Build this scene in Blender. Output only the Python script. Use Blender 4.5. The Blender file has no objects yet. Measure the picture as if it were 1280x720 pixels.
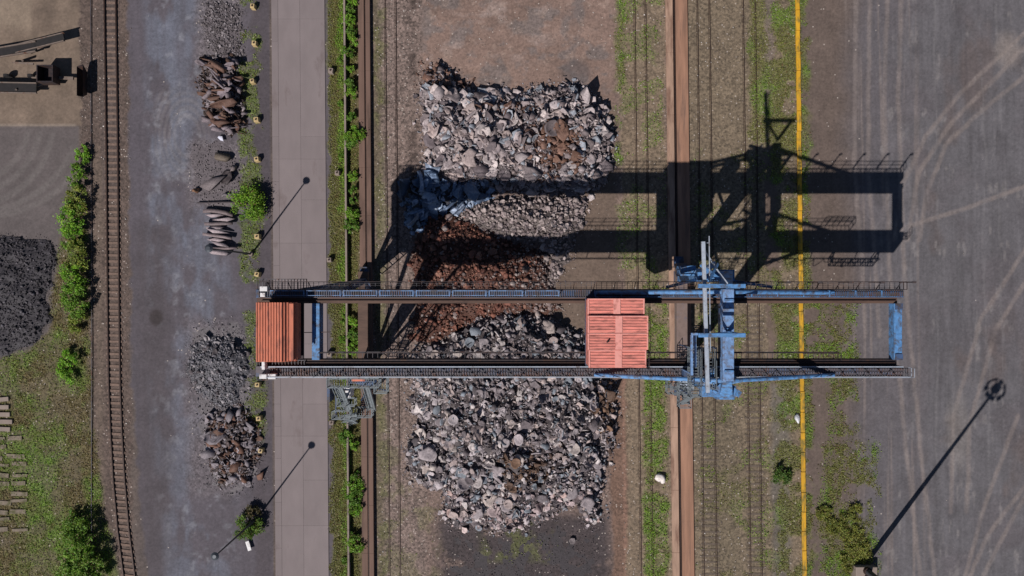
import bpy, math, random
import numpy as np
from mathutils import Vector, Matrix
random.seed(7); rng = np.random.default_rng(11)
PI = math.pi; HC = 85.4
scene = bpy.context.scene; C = scene.collection

# ------------------------------------------------------------------ helpers
def F(z): return 1 - z/HC
def P(px, py, z=0):                      # point seen at photo pixel, at height z (real metres)
    f = F(z); return Vector(((px-640)*.1*f, (360-py)*.1*f, z))
def G(px, py, z=0): return Vector(((px-640)*.1, (360-py)*.1, z))   # plan position, 0.1 m units
def lin(r, g, b, k=1.0):
    return tuple(k*((c/255)/12.92 if c/255 <= .04045 else ((c/255+.055)/1.055)**2.4) for c in (r, g, b))
def tag(o, label=None, cat=None, group=None, kind=None):
    if label: o['label'] = label
    if cat: o['category'] = cat
    if group: o['group'] = group
    if kind: o['kind'] = kind
    return o
def empty(name, loc, label, cat, group=None, rz=0):
    o = bpy.data.objects.new(name, None); C.objects.link(o); o.location = loc; o.rotation_euler.z = rz
    o.empty_display_size = .3
    return tag(o, label, cat, group)
def copy_tree(o, parent=None):
    c = o.copy(); C.objects.link(c); c.parent = parent
    for ch in list(o.children): copy_tree(ch, c)
    return c

_T = np.random.default_rng(3).random((256, 256))
def vnoise(x, y, s=0):
    x = np.asarray(x, float)+s*37.31; y = np.asarray(y, float)+s*91.7
    xi = np.floor(x).astype(int); yi = np.floor(y).astype(int); fx = x-xi; fy = y-yi
    fx = fx*fx*(3-2*fx); fy = fy*fy*(3-2*fy)
    a = _T[xi & 255, yi & 255]; b = _T[(xi+1) & 255, yi & 255]; c = _T[xi & 255, (yi+1) & 255]; d = _T[(xi+1) & 255, (yi+1) & 255]
    return (a*(1-fx)+b*fx)*(1-fy)+(c*(1-fx)+d*fx)*fy
def fbm(x, y, s=0, o=4):
    t = 0; a = .5; n = 0
    for i in range(o):
        t = t+a*vnoise(np.asarray(x)*2**i, np.asarray(y)*2**i, s+i*5); n += a; a *= .55
    return t/n
def sst(a, b, x):
    t = np.clip((x-a)/(b-a), 0, 1); return t*t*(3-2*t)

# ------------------------------------------------------------------ materials
def newmat(name):
    m = bpy.data.materials.new(name); m.use_nodes = True
    nt = m.node_tree; return m, nt, nt.nodes['Principled BSDF']
def mat(name, col, rough=.7, metal=0, var=.25, scale=3.0, dirt=None, dirt_amt=.5, dscale=1.2, bump=.15, attr=None, stretch=(1,1,1)):
    """paint / stone material: base colour, noise variation, patches of dirt or rust with their own shape"""
    m, nt, b = newmat(name); N = nt.nodes.new; L = nt.links.new
    tc = N('ShaderNodeNewGeometry'); mp = N('ShaderNodeMapping'); L(tc.outputs['Position'], mp.inputs['Vector']); mp.inputs['Scale'].default_value = stretch
    n1 = N('ShaderNodeTexNoise'); n1.inputs['Scale'].default_value = scale; n1.inputs['Detail'].default_value = 6; L(mp.outputs[0], n1.inputs['Vector'])
    mr = N('ShaderNodeMapRange'); mr.inputs['From Min'].default_value = .3; mr.inputs['From Max'].default_value = .7
    mr.inputs['To Min'].default_value = 1-var; mr.inputs['To Max'].default_value = 1+var; L(n1.outputs['Fac'], mr.inputs['Value'])
    if attr:
        src = N('ShaderNodeAttribute'); src.attribute_name = attr; so = src.outputs['Color']
    else:
        src = N('ShaderNodeRGB'); src.outputs[0].default_value = (*col, 1); so = src.outputs[0]
    mx = N('ShaderNodeVectorMath'); mx.operation = 'SCALE'; L(so, mx.inputs[0]); L(mr.outputs[0], mx.inputs['Scale'])
    out = mx.outputs[0]
    if dirt:
        n2 = N('ShaderNodeTexNoise'); n2.inputs['Scale'].default_value = dscale; n2.inputs['Detail'].default_value = 8; n2.inputs['Roughness'].default_value = .65; L(mp.outputs[0], n2.inputs['Vector'])
        m2 = N('ShaderNodeMapRange'); m2.inputs['From Min'].default_value = .62-.25*dirt_amt; m2.inputs['From Max'].default_value = .72-.15*dirt_amt; L(n2.outputs['Fac'], m2.inputs['Value'])
        mm = N('ShaderNodeMix'); mm.data_type = 'RGBA'; L(m2.outputs[0], mm.inputs['Factor']); L(out, mm.inputs[6]); mm.inputs[7].default_value = (*dirt, 1); out = mm.outputs[2]
    L(out, b.inputs['Base Color'])
    b.inputs['Roughness'].default_value = rough; b.inputs['Metallic'].default_value = metal
    if bump:
        bp = N('ShaderNodeBump'); bp.inputs['Strength'].default_value = bump; bp.inputs['Distance'].default_value = .05; L(n1.outputs['Fac'], bp.inputs['Height']); L(bp.outputs[0], b.inputs['Normal'])
    return m
RUST = lin(96, 62, 46)
M = {}
M['blue'] = mat('blue_paint', lin(84, 132, 184), .6, 0, .25, 3, lin(78, 84, 100), .6, 2.0)
M['dustsill'] = mat('dusty_beam_paint', lin(122, 104, 98), .85, 0, .15, 2, lin(96, 92, 104), .4, 1.0)
M['greysteel'] = mat('dull_galvanised_steel', lin(112, 120, 126), .6, .1, .2, 4, lin(84, 84, 84), .4, 2)
M['lightblue'] = mat('pale_blue_paint', lin(112, 146, 192), .6, 0, .22, 3, lin(96, 96, 108), .6, 1.8)
M['dullblue'] = mat('weathered_blue_paint', lin(62, 84, 120), .6, 0, .25, 2.5, lin(70, 62, 62), .7, 1.4)
M['palesteel'] = mat('pale_steel', lin(168, 176, 190), .5, .1, .15, 4, lin(120, 112, 110), .3, 2)
M['greygirder'] = mat('grimy_girder_paint', lin(94, 86, 92), .65, 0, .2, 2, lin(74, 88, 116), .45, 1.2, stretch=(.4,1,1))
M['grate'] = mat('grating_steel', lin(84, 82, 88), .6, .2, .3, 3, RUST, .5, 1.5)
M['darksteel'] = mat('dark_steel', lin(52, 44, 48), .6, .3, .3, 3, lin(70, 50, 42), .5, 1.5)
M['brownsteel'] = mat('rusty_brown_steel', lin(98, 76, 66), .75, .1, .22, 2, lin(74, 56, 50), .6, 1.0, stretch=(.3, 1.5, 1))
M['railsteel'] = mat('rail_steel', lin(62, 46, 42), .6, .4, .3, 4)
M['salmon'] = mat('salmon_roof_paint', lin(212, 130, 118), .7, 0, .2, 1.5, lin(150, 92, 84), .55, 1.3, stretch=(.5, 2, 1))
M['salmonlight'] = mat('salmon_trim_paint', lin(224, 152, 142), .7, 0, .16, 1.5, lin(178, 112, 102), .4, 1.5)
M['redroof'] = mat('orange_red_roof_paint', lin(200, 116, 90), .7, 0, .2, 1.2, lin(140, 84, 70), .55, 1.2, stretch=(2, .4, 1))
M['white'] = mat('white_paint', (.72, .70, .72), .5, 0, .08, 2, lin(150, 140, 140), .3, 2)
M['yellow'] = mat('yellow_paint', lin(208, 156, 34), .7, 0, .22, .8, lin(120, 104, 48), .68, 1.6, stretch=(1, .35, 1))
M['ypaint'] = mat('pale_yellow_paint', lin(186, 162, 118), .8, 0, .2, 4)
M['glass'] = mat('dark_glass', (.02, .025, .03), .1, 0, .1, 2, bump=0)
M['lamp'] = mat('lamp_metal', lin(70, 74, 82), .5, .3, .2, 3)
M['black'] = mat('black_rubber', lin(30, 26, 28), .8, 0, .3, 2)
M['concrete'] = mat('concrete', lin(138, 124, 116), .9, 0, .12, 1.2, lin(108, 96, 92), .4, .5, bump=.2)
M['brownconc'] = mat('brown_stained_concrete', lin(112, 88, 78), .9, 0, .14, 1.6, lin(84, 66, 58), .45, .6, bump=.2, stretch=(1, .15, 1))
M['rustconc'] = mat('rust_stained_concrete', lin(152, 114, 94), .9, 0, .25, 1.4, lin(116, 90, 78), .5, .8, bump=.2, stretch=(1.2, .12, 1))
M['paleconc'] = mat('pale_rust_concrete', lin(164, 134, 116), .9, 0, .22, 1.8, lin(122, 92, 78), .5, 1.0, bump=.2, stretch=(1, .2, 1))
M['sleeper'] = mat('sleeper_wood', lin(118, 98, 88), .9, 0, .25, 4)
M['drysleeper'] = mat('half_buried_sleeper', lin(98, 86, 76), .9, 0, .25, 4)
M['oldsleeper'] = mat('weathered_concrete_sleeper', lin(122, 110, 98), .95, 0, .25, 2.5, lin(84, 82, 54), .6, 1.6)
M['whitestone'] = mat('pale_stone', lin(200, 190, 186), .9, 0, .15, 3)
M['trunk'] = mat('bark', lin(80, 66, 54), .9, 0, .3, 6)
M['chunk'] = mat('scrap_surface', None, .75, .0, .28, 5, attr='tint', bump=.35)
M['shinychunk'] = mat('sheet_metal_surface', None, .6, .25, .25, 4, attr='tint', bump=.2)
M['road'] = mat('road_slab', None, .9, 0, .07, .6, lin(112, 100, 100), .15, .3, attr='tint', bump=.1, stretch=(1.2, .5, 1))
M['beige'] = mat('machine_beige', lin(120, 106, 98), .6, .1, .2, 2, RUST, .3, 1.5)

def leafmat(name):
    m, nt, b = newmat(name); N = nt.nodes.new; L = nt.links.new
    a = N('ShaderNodeAttribute'); a.attribute_name = 'tint'; L(a.outputs['Color'], b.inputs['Base Color']); b.inputs['Roughness'].default_value = .6
    tr = N('ShaderNodeBsdfTranslucent'); L(a.outputs['Color'], tr.inputs['Color'])
    ms = N('ShaderNodeMixShader'); ms.inputs[0].default_value = .3; L(b.outputs[0], ms.inputs[1]); L(tr.outputs[0], ms.inputs[2])
    L(ms.outputs[0], nt.nodes['Material Output'].inputs['Surface']); return m
M['leaf'] = leafmat('leaves')

def groundmat():
    m, nt, b = newmat('ground_surface'); N = nt.nodes.new; L = nt.links.new
    ge = N('ShaderNodeNewGeometry'); pos = ge.outputs['Position']
    a = N('ShaderNodeAttribute'); a.attribute_name = 'tint'; g = N('ShaderNodeAttribute'); g.attribute_name = 'grit'
    def math_(op, x, y, cl=False):
        n = N('ShaderNodeMath'); n.operation = op; n.use_clamp = cl
        for i, v in enumerate((x, y)):
            if isinstance(v, (int, float)): n.inputs[i].default_value = v
            else: L(v, n.inputs[i])
        return n.outputs[0]
    def noise(s, d=5, r=.6):
        n = N('ShaderNodeTexNoise'); n.inputs['Scale'].default_value = s; n.inputs['Detail'].default_value = d; n.inputs['Roughness'].default_value = r; L(pos, n.inputs['Vector']); return n.outputs['Fac']
    fine = noise(3.0, 8, .75); coarse = noise(.35, 6, .65)
    k = math_('MULTIPLY', math_('SUBTRACT', fine, .5), math_('ADD', math_('MULTIPLY', g.outputs['Fac'], 3.0), .5))
    k2 = math_('MULTIPLY', math_('SUBTRACT', coarse, .5), .75)
    k = math_('ADD', math_('ADD', k, k2), 1.0)
    vo = N('ShaderNodeTexVoronoi'); vo.inputs['Scale'].default_value = 4.5; L(pos, vo.inputs['Vector'])
    sep = N('ShaderNodeSeparateColor'); L(vo.outputs['Color'], sep.inputs[0])
    cell = math_('SUBTRACT', sep.outputs[0], .5)
    k = math_('ADD', k, math_('MULTIPLY', cell, math_('MULTIPLY', g.outputs['Fac'], 1.1)))
    k = math_('MAXIMUM', k, .25)
    sc = N('ShaderNodeVectorMath'); sc.operation = 'SCALE'; L(a.outputs['Color'], sc.inputs[0]); L(k, sc.inputs['Scale'])
    # pale stones
    st = math_('GREATER_THAN', sep.outputs[1], math_('SUBTRACT', 1.012, math_('MULTIPLY', g.outputs['Fac'], .095)))
    near = math_('LESS_THAN', vo.outputs['Distance'], .4)
    mm = N('ShaderNodeMix'); mm.data_type = 'RGBA'; L(math_('MULTIPLY', math_('MULTIPLY', st, near), .65), mm.inputs['Factor']); L(sc.outputs[0], mm.inputs[6]); mm.inputs[7].default_value = (*lin(190, 178, 170), 1)
    L(mm.outputs[2], b.inputs['Base Color']); b.inputs['Roughness'].default_value = .92
    bp = N('ShaderNodeBump'); bp.inputs['Distance'].default_value = .12; L(math_('MULTIPLY', g.outputs['Fac'], .8), bp.inputs['Strength']); L(math_('ADD', fine, math_('MULTIPLY', cell, .4)), bp.inputs['Height']); L(bp.outputs[0], b.inputs['Normal'])
    return m
M['ground'] = groundmat()

# ------------------------------------------------------------------ mesh builders
def mesh_np(name, V, Fc, tint=None, material=None, grit=None, parent=None, link=True):
    me = bpy.data.meshes.new(name); n = Fc.shape[1]
    me.vertices.add(len(V)); me.vertices.foreach_set('co', np.ascontiguousarray(V, dtype=np.float32).ravel())
    me.loops.add(Fc.size); me.loops.foreach_set('vertex_index', np.ascontiguousarray(Fc, dtype=np.int32).ravel())
    me.polygons.add(len(Fc)); me.polygons.foreach_set('loop_start', np.arange(0, Fc.size, n, dtype=np.int32)); me.polygons.foreach_set('loop_total', np.full(len(Fc), n, dtype=np.int32))
    me.update(calc_edges=True)
    if tint is not None:
        ca = me.color_attributes.new('tint', 'FLOAT_COLOR', 'POINT')
        c4 = np.ones((len(V), 4), np.float32); c4[:, :3] = np.clip(tint, 0, 1); ca.data.foreach_set('color', c4.ravel())
    if grit is not None:
        ga = me.attributes.new('grit', 'FLOAT', 'POINT'); ga.data.foreach_set('value', np.asarray(grit, np.float32).ravel())
    me.materials.append(material)
    if not link: return me
    o = bpy.data.objects.new(name, me); C.objects.link(o); o.parent = parent
    return o

class MB:
    def __init__(s): s.v = []; s.f = []
    def add(s, vs, fs):
        b = len(s.v); s.v += [tuple(v) for v in vs]; s.f += [tuple(i+b for i in f) for f in fs]; return s
    def box(s, x0, x1, y0, y1, z0, z1):
        x0, x1 = sorted((x0, x1)); y0, y1 = sorted((y0, y1)); z0, z1 = sorted((z0, z1))
        return s.add([(x0,y0,z0),(x1,y0,z0),(x1,y1,z0),(x0,y1,z0),(x0,y0,z1),(x1,y0,z1),(x1,y1,z1),(x0,y1,z1)],
                     [(0,3,2,1),(4,5,6,7),(0,1,5,4),(1,2,6,5),(2,3,7,6),(3,0,4,7)])
    def bar(s, a, b, w, h=None, w2=None, h2=None, up=(0,0,1)):
        a = Vector(a); b = Vector(b); h = h or w; w2 = w2 or w; h2 = h2 or (h if w2 == w else h*w2/w)
        d = (b-a).normalized(); u = Vector(up)
        if abs(d.dot(u)) > .98: u = Vector((0, 1, 0))
        r = d.cross(u).normalized(); u = r.cross(d)
        vs = []
        for p, ww, hh in ((a, w, h), (b, w2, h2)):
            for i, j in ((-1,-1),(1,-1),(1,1),(-1,1)): vs.append(p+r*(i*ww/2)+u*(j*hh/2))
        return s.add(vs, [(0,1,2,3),(7,6,5,4),(0,4,5,1),(1,5,6,2),(2,6,7,3),(3,7,4,0)])
    def tube(s, a, b, r, r2=None, n=8):
        a = Vector(a); b = Vector(b); r2 = r if r2 is None else r2
        d = (b-a).normalized(); u = Vector((0,0,1)) if abs(d.z) < .9 else Vector((1,0,0)); x = d.cross(u).normalized(); y = d.cross(x)
        vs = []
        for p, q in ((a, r), (b, r2)):
            for i in range(n): t = 2*PI*i/n; vs.append(p+x*(q*math.cos(t))+y*(q*math.sin(t)))
        fs = [(i, n+i, n+(i+1) % n, (i+1) % n) for i in range(n)]+[tuple(range(n)), tuple(range(2*n-1, n-1, -1))]
        return s.add(vs, fs)
    def path(s, pts, r, n=6):
        for a, b in zip(pts[:-1], pts[1:]): s.tube(a, b, r, n=n)
        return s
    def rail(s, pts, h=1.1, step=1.5, r=.03, mids=1):   # handrail: posts and rails
        for a, b in zip(pts[:-1], pts[1:]):
            a = Vector(a); b = Vector(b); L = (b-a).length; n = max(1, round(L/step))
            for k in range(n+1):
                p = a.lerp(b, k/n); s.bar(p, p+Vector((0,0,h)), r*2)
            for m in range(mids+1):
                z = Vector((0,0,h*(m+1)/(mids+1))); s.bar(a+z, b+z, r*2)
        return s
    def grating(s, x0, x1, y0, y1, z, step=.3, t=.05, along='x'):
        x0, x1 = sorted((x0, x1)); y0, y1 = sorted((y0, y1))
        s.box(x0, x1, y0, y0+.06, z-.1, z); s.box(x0, x1, y1-.06, y1, z-.1, z); s.box(x0, x0+.06, y0+.06, y1-.06, z-.1, z); s.box(x1-.06, x1, y0+.06, y1-.06, z-.1, z)
        if along == 'x':
            n = int((x1-x0)/step)
            for i in range(1, n): x = x0+(x1-x0)*i/n; s.box(x-t/2, x+t/2, y0+.06, y1-.06, z-.06, z-.01)
        else:
            n = int((y1-y0)/step)
            for i in range(1, n): y = y0+(y1-y0)*i/n; s.box(x0+.06, x1-.06, y-t/2, y+t/2, z-.06, z-.01)
        return s
    def build(s, name, m, parent=None, tint=None, bevel=0, local=True):
        me = bpy.data.meshes.new(name)
        off = Vector(parent.location) if (parent is not None and local) else Vector((0,0,0))
        me.from_pydata([tuple(Vector(v)-off) for v in s.v], [], s.f); me.materials.append(m); me.update()
        if tint is not None:
            ca = me.color_attributes.new('tint', 'FLOAT_COLOR', 'POINT')
            arr = np.ones((len(s.v), 4), np.float32); arr[:, :3] = tint; ca.data.foreach_set('color', arr.ravel())
        o = bpy.data.objects.new(name, me); C.objects.link(o); o.parent = parent
        if bevel:
            b = o.modifiers.new('b', 'BEVEL'); b.width = bevel; b.segments = 2; b.limit_method = 'ANGLE'
        return o

# ------------------------------------------------------------------ polygons as masks (photo-plan units)
def poly_sd(px, py, poly):
    """signed distance (positive inside), units = 0.1 m"""
    px = np.asarray(px, float); py = np.asarray(py, float); d = np.full(px.shape, 1e9); ins = np.zeros(px.shape, bool); n = len(poly)
    for i in range(n):
        x1, y1 = poly[i]; x2, y2 = poly[(i+1) % n]; ex, ey = x2-x1, y2-y1
        t = np.clip(((px-x1)*ex+(py-y1)*ey)/(ex*ex+ey*ey), 0, 1)
        d = np.minimum(d, np.hypot(px-x1-t*ex, py-y1-t*ey))
        c = ((y1 > py) != (y2 > py)) & (px < (x2-x1)*(py-y1)/((y2-y1) or 1e-9)+x1); ins ^= c
    return np.where(ins, d, -d)
def skew(px): return .0075+.005*sst(640, 800, px)
def S(xm, py, z=0, k=None):
    return G(xm+(k if k is not None else float(skew(xm)))*(py-360), py, z)
def strip(m_, x0, x1, z0, z1, y0=-90, y1=850, L=None, gap=.01):
    L = L or (y1-y0); y = y0
    while y < y1-1:
        ye = min(y+L, y1); a = [S(x, q, z) for z in (z0, z1) for (x, q) in ((x0, ye-gap*10), (x1, ye-gap*10), (x1, y), (x0, y))]
        m_.add(a, [(0,3,2,1),(4,5,6,7),(0,1,5,4),(1,2,6,5),(2,3,7,6),(3,0,4,7)]); y = ye
    return m_
def box_m(px, py, x0, x1, y0, y1, s=4):
    return sst(x0-s, x0+s, px)*(1-sst(x1-s, x1+s, px))*sst(y0-s, y0+s, py)*(1-sst(y1-s, y1+s, py))
def line_m(px, py, pts, w, soft):
    d = np.full(np.shape(px), 1e9)
    for (x1, y1), (x2, y2) in zip(pts[:-1], pts[1:]):
        ex, ey = x2-x1, y2-y1; t = np.clip(((px-x1)*ex+(py-y1)*ey)/(ex*ex+ey*ey), 0, 1)
        d = np.minimum(d, np.hypot(px-x1-t*ex, py-y1-t*ey))
    return 1-sst(w, w+soft, d)

COAL = [(-200,300),(20,297),(62,300),(70,315),(66,345),(62,370),(63,400),(50,425),(25,440),(0,446),(-200,450)]
FIELD = [(95,200),(108,300),(112,420),(115,520),(130,640),(145,720),(150,900),(-300,900),(-300,450),(0,448),(30,440),(58,415),(66,360),(72,315),(85,260)]
YL = lambda py: 1000.5+.0125*(py-360)
def grass_masks(px, py):
    """(density, greenness) maps of weeds and grass in plan"""
    px = px-skew(px)*(py-360)
    w = px+8*(fbm(px/16, py/16, 1)-.5)*2; v = py+8*(fbm(px/16, py/16, 2)-.5)*2
    n = fbm(px/22, py/22, 3); n2 = fbm(px/7, py/9, 4)
    r = {}
    fld = sst(-3, 6, poly_sd(w, v, FIELD))
    r['field'] = (fld*(.35+.6*sst(.38, .58, n)), .02+sst(.42, .62, fbm(px/40, py/40, 6))*.65+.35*sst(.5,.7,n2)+.5*box_m(px, py, 30, 75, 560, 720, 18))
    s1 = box_m(w, v, 302, 326, -400, 352, 3)*sst(.42, .58, n)+box_m(w, v, 306, 330, 390, 560, 4)*sst(.36, .55, n)
    r['kerbside'] = (np.clip(s1, 0, 1)*.8*sst(.3, .5, n2+.06), .35+.5*n2)
    s2 = box_m(w, py, 412, 448, -400, 1100, 2.5)
    gr2 = np.clip(sst(422, 430, w)*(1-sst(436, 439, px))*sst(.35, .6, fbm(px/30, py/60, 9)+.06)+.25, 0, 1)
    r['verge'] = (s2*(.45+.55*n2), gr2)
    s3 = box_m(w, v, 802, 832, 360, 1100, 4)*sst(.36, .58, n+.05)*(.35+.65*sst(.35,.55,n2))+.3*box_m(w, v, 773, 832, -400, 360, 3)*sst(.5, .65, n)+.7*box_m(w, v, 774, 784, 0, 110, 4)+.6*box_m(w,v,770,780,180,205,4)
    r['siding'] = (np.clip(s3, 0, 1), .55+.5*sst(.4,.6,n))
    s4 = box_m(w, v, 940, 962, -400, 178, 4)*.8+box_m(w, v, 958, 1000, 60, 178, 5)*sst(.38, .55, n)+box_m(w, v, 968, 1012, -400, 1100, 4)*sst(.34, .5, n)*.95+.35*box_m(w, v, 870, 970, 190, 1100, 6)*sst(.5, .63, n)
    r['lineside'] = (np.clip(s4, 0, 1), .3+.6*sst(.45, .65, fbm(px/25, py/35, 12)))
    s5 = box_m(w, v, 1036, 1068, 380, 545, 8)*sst(.40, .52, n+.05)+box_m(w, v, 1010, 1032, 365, 475, 5)*sst(.42, .52, n+.04)+box_m(w, v, 1024, 1092, 555, 800, 9)*sst(.40, .55, n+.06)+box_m(w,v,1010,1050,430,470,6)*.6+box_m(w, v, 1006, 1016, -50, 900, 3)*sst(.5, .6, n)*.7
    r['yardside'] = (np.clip(s5, 0, 1)*(.25+.6*sst(.38,.6,n2)), .3+.6*sst(.45, .6, fbm(px/18, py/18, 14)))
    s6 = box_m(w, v, 600, 690, 650, 700, 9)*sst(.48,.6,n)*.7+box_m(w,v,480,545,560,900,8)*sst(.5,.62,n)*.4+box_m(w,v,470,484,-400,1100,3)*sst(.48,.6,n)*.5
    r['bay'] = (np.clip(s6, 0, 1), .3+.2*n)
    return r

def ground_color(px, py):
    c = np.zeros(px.shape+(3,)); grit = np.full(px.shape, .35)
    px0 = px; px = px-skew(px)*(py-360)
    w = px+5*(fbm(px/14, py/14, 21)-.5)*2; v = py+5*(fbm(px/14, py/14, 22)-.5)*2
    big = fbm(px/60, py/60, 23); med = fbm(px/18, py/18, 24); streak = fbm(px/5, py/120, 25); streak2 = fbm(px/14, py/90, 28)
    def put(col, m, gr=None, vary=0):
        nonlocal c, grit
        m = np.clip(m, 0, 1); cc = np.array(lin(*col))[None, None]*(1+vary)[..., None] if isinstance(vary, np.ndarray) else np.array(lin(*col))
        c = c*(1-m[..., None])+cc*m[..., None]
        if gr is not None: grit = grit*(1-m)+gr*m
    one = np.ones(px.shape)
    put((96,84,78), one, .4)
    # left concrete pad, yard
    put((92,84,84), 1-sst(98, 102, px), .12, .25*(big-.5))
    put((118,102,90), (1-sst(106, 108, px))*(1-sst(155, 159, py)), .12, .7*(med-.5))
    put((132,116,102), (1-sst(40, 44, px))*(1-sst(22, 40, py-(px*.15)))*1.0, .1)
    put((136,122,112), box_m(px, py, -400, 96, 155, 158, 1)*.8)
    put((130,116,106), box_m(px, py, 104, 108, -400, 80, 1)*.9)
    put((74,62,56), box_m(w, v, 45, 70, 5, 40, 8)*.35)
    for cx, cy, rr in ((-40,150,78),(-40,150,92),(-40,150,108),(-30,130,135),(-20,120,150)):
        put((116,110,108), (1-sst(1.5, 6, np.abs(np.hypot(px-cx, py-cy)-rr)))*box_m(px, py, -200, 92, 165, 290, 8)*.35*(.4+med))
    # railway strip
    put((92,78,72), box_m(w, py, 102, 163, -900, 1600, 2), .55, .3*(med-.5))
    put((106,92,82), box_m(w, v, 118, 128, 180, 720, 3)*.6, .5)
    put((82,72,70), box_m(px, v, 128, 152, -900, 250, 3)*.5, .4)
    # grass field earth
    put((92,82,66), sst(-2, 5, poly_sd(w, v, FIELD)), .6, .35*(med-.5))
    # blue grey yard between railway and road
    xl = np.interp(py, [0,480,600,720,900], [161,164,170,182,196])
    put((86,80,87), sst(-2, 3, w-xl)*(1-sst(338, 340, px)), .14, .25*(streak-.5))
    put((106,110,124), sst(-6, 10, px-xl-20)*(1-sst(268, 304, w))*sst(.42, .64, fbm(px/26, py/48, 30))*.62*(.3+1.2*streak), .2)
    put((134,134,142), sst(-6, 10, px-xl-20)*(1-sst(268, 304, w))*sst(.6, .78, fbm(px/10, py/12, 36))*.45, .3)
    put((74,67,70), box_m(w, v, 168, 215, 280, 720, 14)*.55, .12)
    put((74,66,70), box_m(w, v, 316, 341, -400, 1100, 4)*.6, .15)
    put((106,98,102), box_m(w, v, 248, 304, -60, 85, 8)*.85+box_m(w, v, 236, 312, 175, 260, 8)*.7+box_m(w, v, 232, 300, 400, 620, 10)*.6, .75)
    put((50,42,42), (1-sst(6, 11, np.hypot(px-195, (py-397)*.8)))*.75)
    for k in range(6):
        put((128,122,124), (1-sst(.8, 3, np.abs(np.hypot((px-235), (py-170)*.62)-16-6*k)))*box_m(px, py, 196, 262, 112, 225, 10)*.35*(.3+med))
    # road margins
    put((88,81,86), box_m(px, py, 406, 418, -900, 1600, 2), .12)
    put((92,82,58), box_m(w, py, 417, 452, -900, 1600, 2), .5, .3*(med-.5))
    # crane bay
    put((118,100,93), box_m(w, py, 464, 838, -900, 1600, 2), .6, .2*(med-.5))
    put((92,84,66), box_m(w, py, 468, 483, -900, 1600, 2)*.75, .6)
    put((127,105,96), box_m(w, v, 524, 776, -900, 130, 8), .28, .35*(big-.5)+.25*(med-.5))
    put((146,128,122), box_m(w, v, 536, 690, 0, 75, 14)*sst(.5, .68, fbm(px/30, py/14, 33))*.8, .3)
    put((104,98,98), box_m(w, v, 528, 772, -300, 120, 10)*sst(.52, .68, fbm(px/20, py/16, 34))*.6, .4)
    put((150,130,120), box_m(w, v, 528, 772, -300, 120, 10)*sst(.6, .75, fbm(px/9, py/11, 35))*.4, .5)
    put((90,82,82), (1-sst(10, 26, np.hypot(w-722, v-92)))*.7+(1-sst(6, 22, np.hypot(w-722, v-18)))*.3, .2)
    put((106,90,80), box_m(w, v, 690, 775, 130, 460, 6), .22, .3*(med-.5))
    put((62,55,58), box_m(w+6*(med-.5), v, 545, 760, 640, 800, 12)*.92*sst(.2,.45,med+.1), .45)
    put((120,104,98), box_m(w, v, 478, 530, -900, 1600, 4)*.8, .85)
    put((66,54,50), box_m(w, v, 512, 524, -50, 230, 4)*sst(.45, .6, med)*.7, .7)
    put((112,88,76), box_m(w, py, 762, 786, 440, 1600, 3), .45)
    put((140,108,94), box_m(px+2*(med-.5), py, 776, 780, 470, 720, 1.2)*.6)
    put((120,104,88), box_m(w, py, 780, 836, -900, 1600, 3), .55, .25*(med-.5))
    put((82,60,44), box_m(w, v, 805, 818, 520, 720, 4)*sst(.5, .6, med)*.5)
    # right of the rust slab
    put((114,100,84), box_m(px, py, 862, 1006, -900, 1600, 2), .6, .25*(med-.5))
    put((98,88,72), box_m(w, py, 883, 920, 300, 1600, 4)*.5, .7)
    put((104,88,80), box_m(w, py, 958, 973, 180, 480, 2.5)*.9, .15)
    put((100,94,88), box_m(w, py, 962, 984, 480, 1600, 4)*.8, .35)
    put((112,100,98), box_m(w, py, 958, 972, -900, 178, 4)*.5, .35)
    # right yard
    R = sst(-1, 1, px-1006)
    put((93,88,92), R, .14, .3*(streak2-.5))
    put((98,84,77), R*(1-sst(1040, 1095, px+30*(big-.5)))*.95, .2, .2*(med-.5))
    put((95,92,96), sst(1080, 1140, px)*sst(.36, .6, big)*.8, .12, .5*(streak-.5))
    put((92,80,78), sst(1120, 1180, px)*sst(.52, .7, fbm(px/50, py/90, 41))*.6, .12)
    put((128,116,112), R*box_m(px, py, 1060, 1150, -900, 1600, 14)*sst(.55, .75, fbm(px/4.5, py/260, 42))*.55, .12)
    put((128,122,122), sst(1080, 1110, px)*sst(.66, .8, fbm(px/9, py/24, 43))*.55, .15)
    put((76,72,76), sst(1100, 1140, px)*sst(.62, .8, fbm(px/12, py/80, 44))*.5, .12)
    for pts in ([(1320,10),(1270,55),(1205,115),(1160,170),(1130,230),(1118,300)], [(1330,60),(1240,130),(1185,180),(1160,240),(1150,300)], [(1290,600),(1245,680),(1215,740)], [(1300,580),(1230,670),(1200,740)], [(1290,230),(1210,260),(1130,285)], [(1310,30),(1255,90),(1195,150),(1150,215),(1135,300)], [(1115,-20),(1108,120),(1112,330),(1130,560),(1150,760)], [(1132,-20),(1126,120),(1130,330),(1148,560),(1168,760)], [(1270,520),(1225,640),(1190,760)], [(1290,300),(1225,400),(1190,520),(1185,640)], [(1310,310),(1245,410),(1210,530),(1205,640)], [(1075,-20),(1070,200),(1082,420)], [(1092,-20),(1087,200),(1099,420)]):
        put((134,122,118), line_m(px+3*(med-.5), py, pts, 1.0, 3.2)*.6*(.2+1.1*fbm(px/8, py/14, 47)))
    for k in range(7):
        put((72,68,72), (1-sst(3, 9, np.hypot((px-[1150,1210,1120,1245,1185,1100,1230][k])*.9, (py-[60,330,450,420,640,250,180][k])*.6+3*(med-.5))))*.4, .1)
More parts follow.
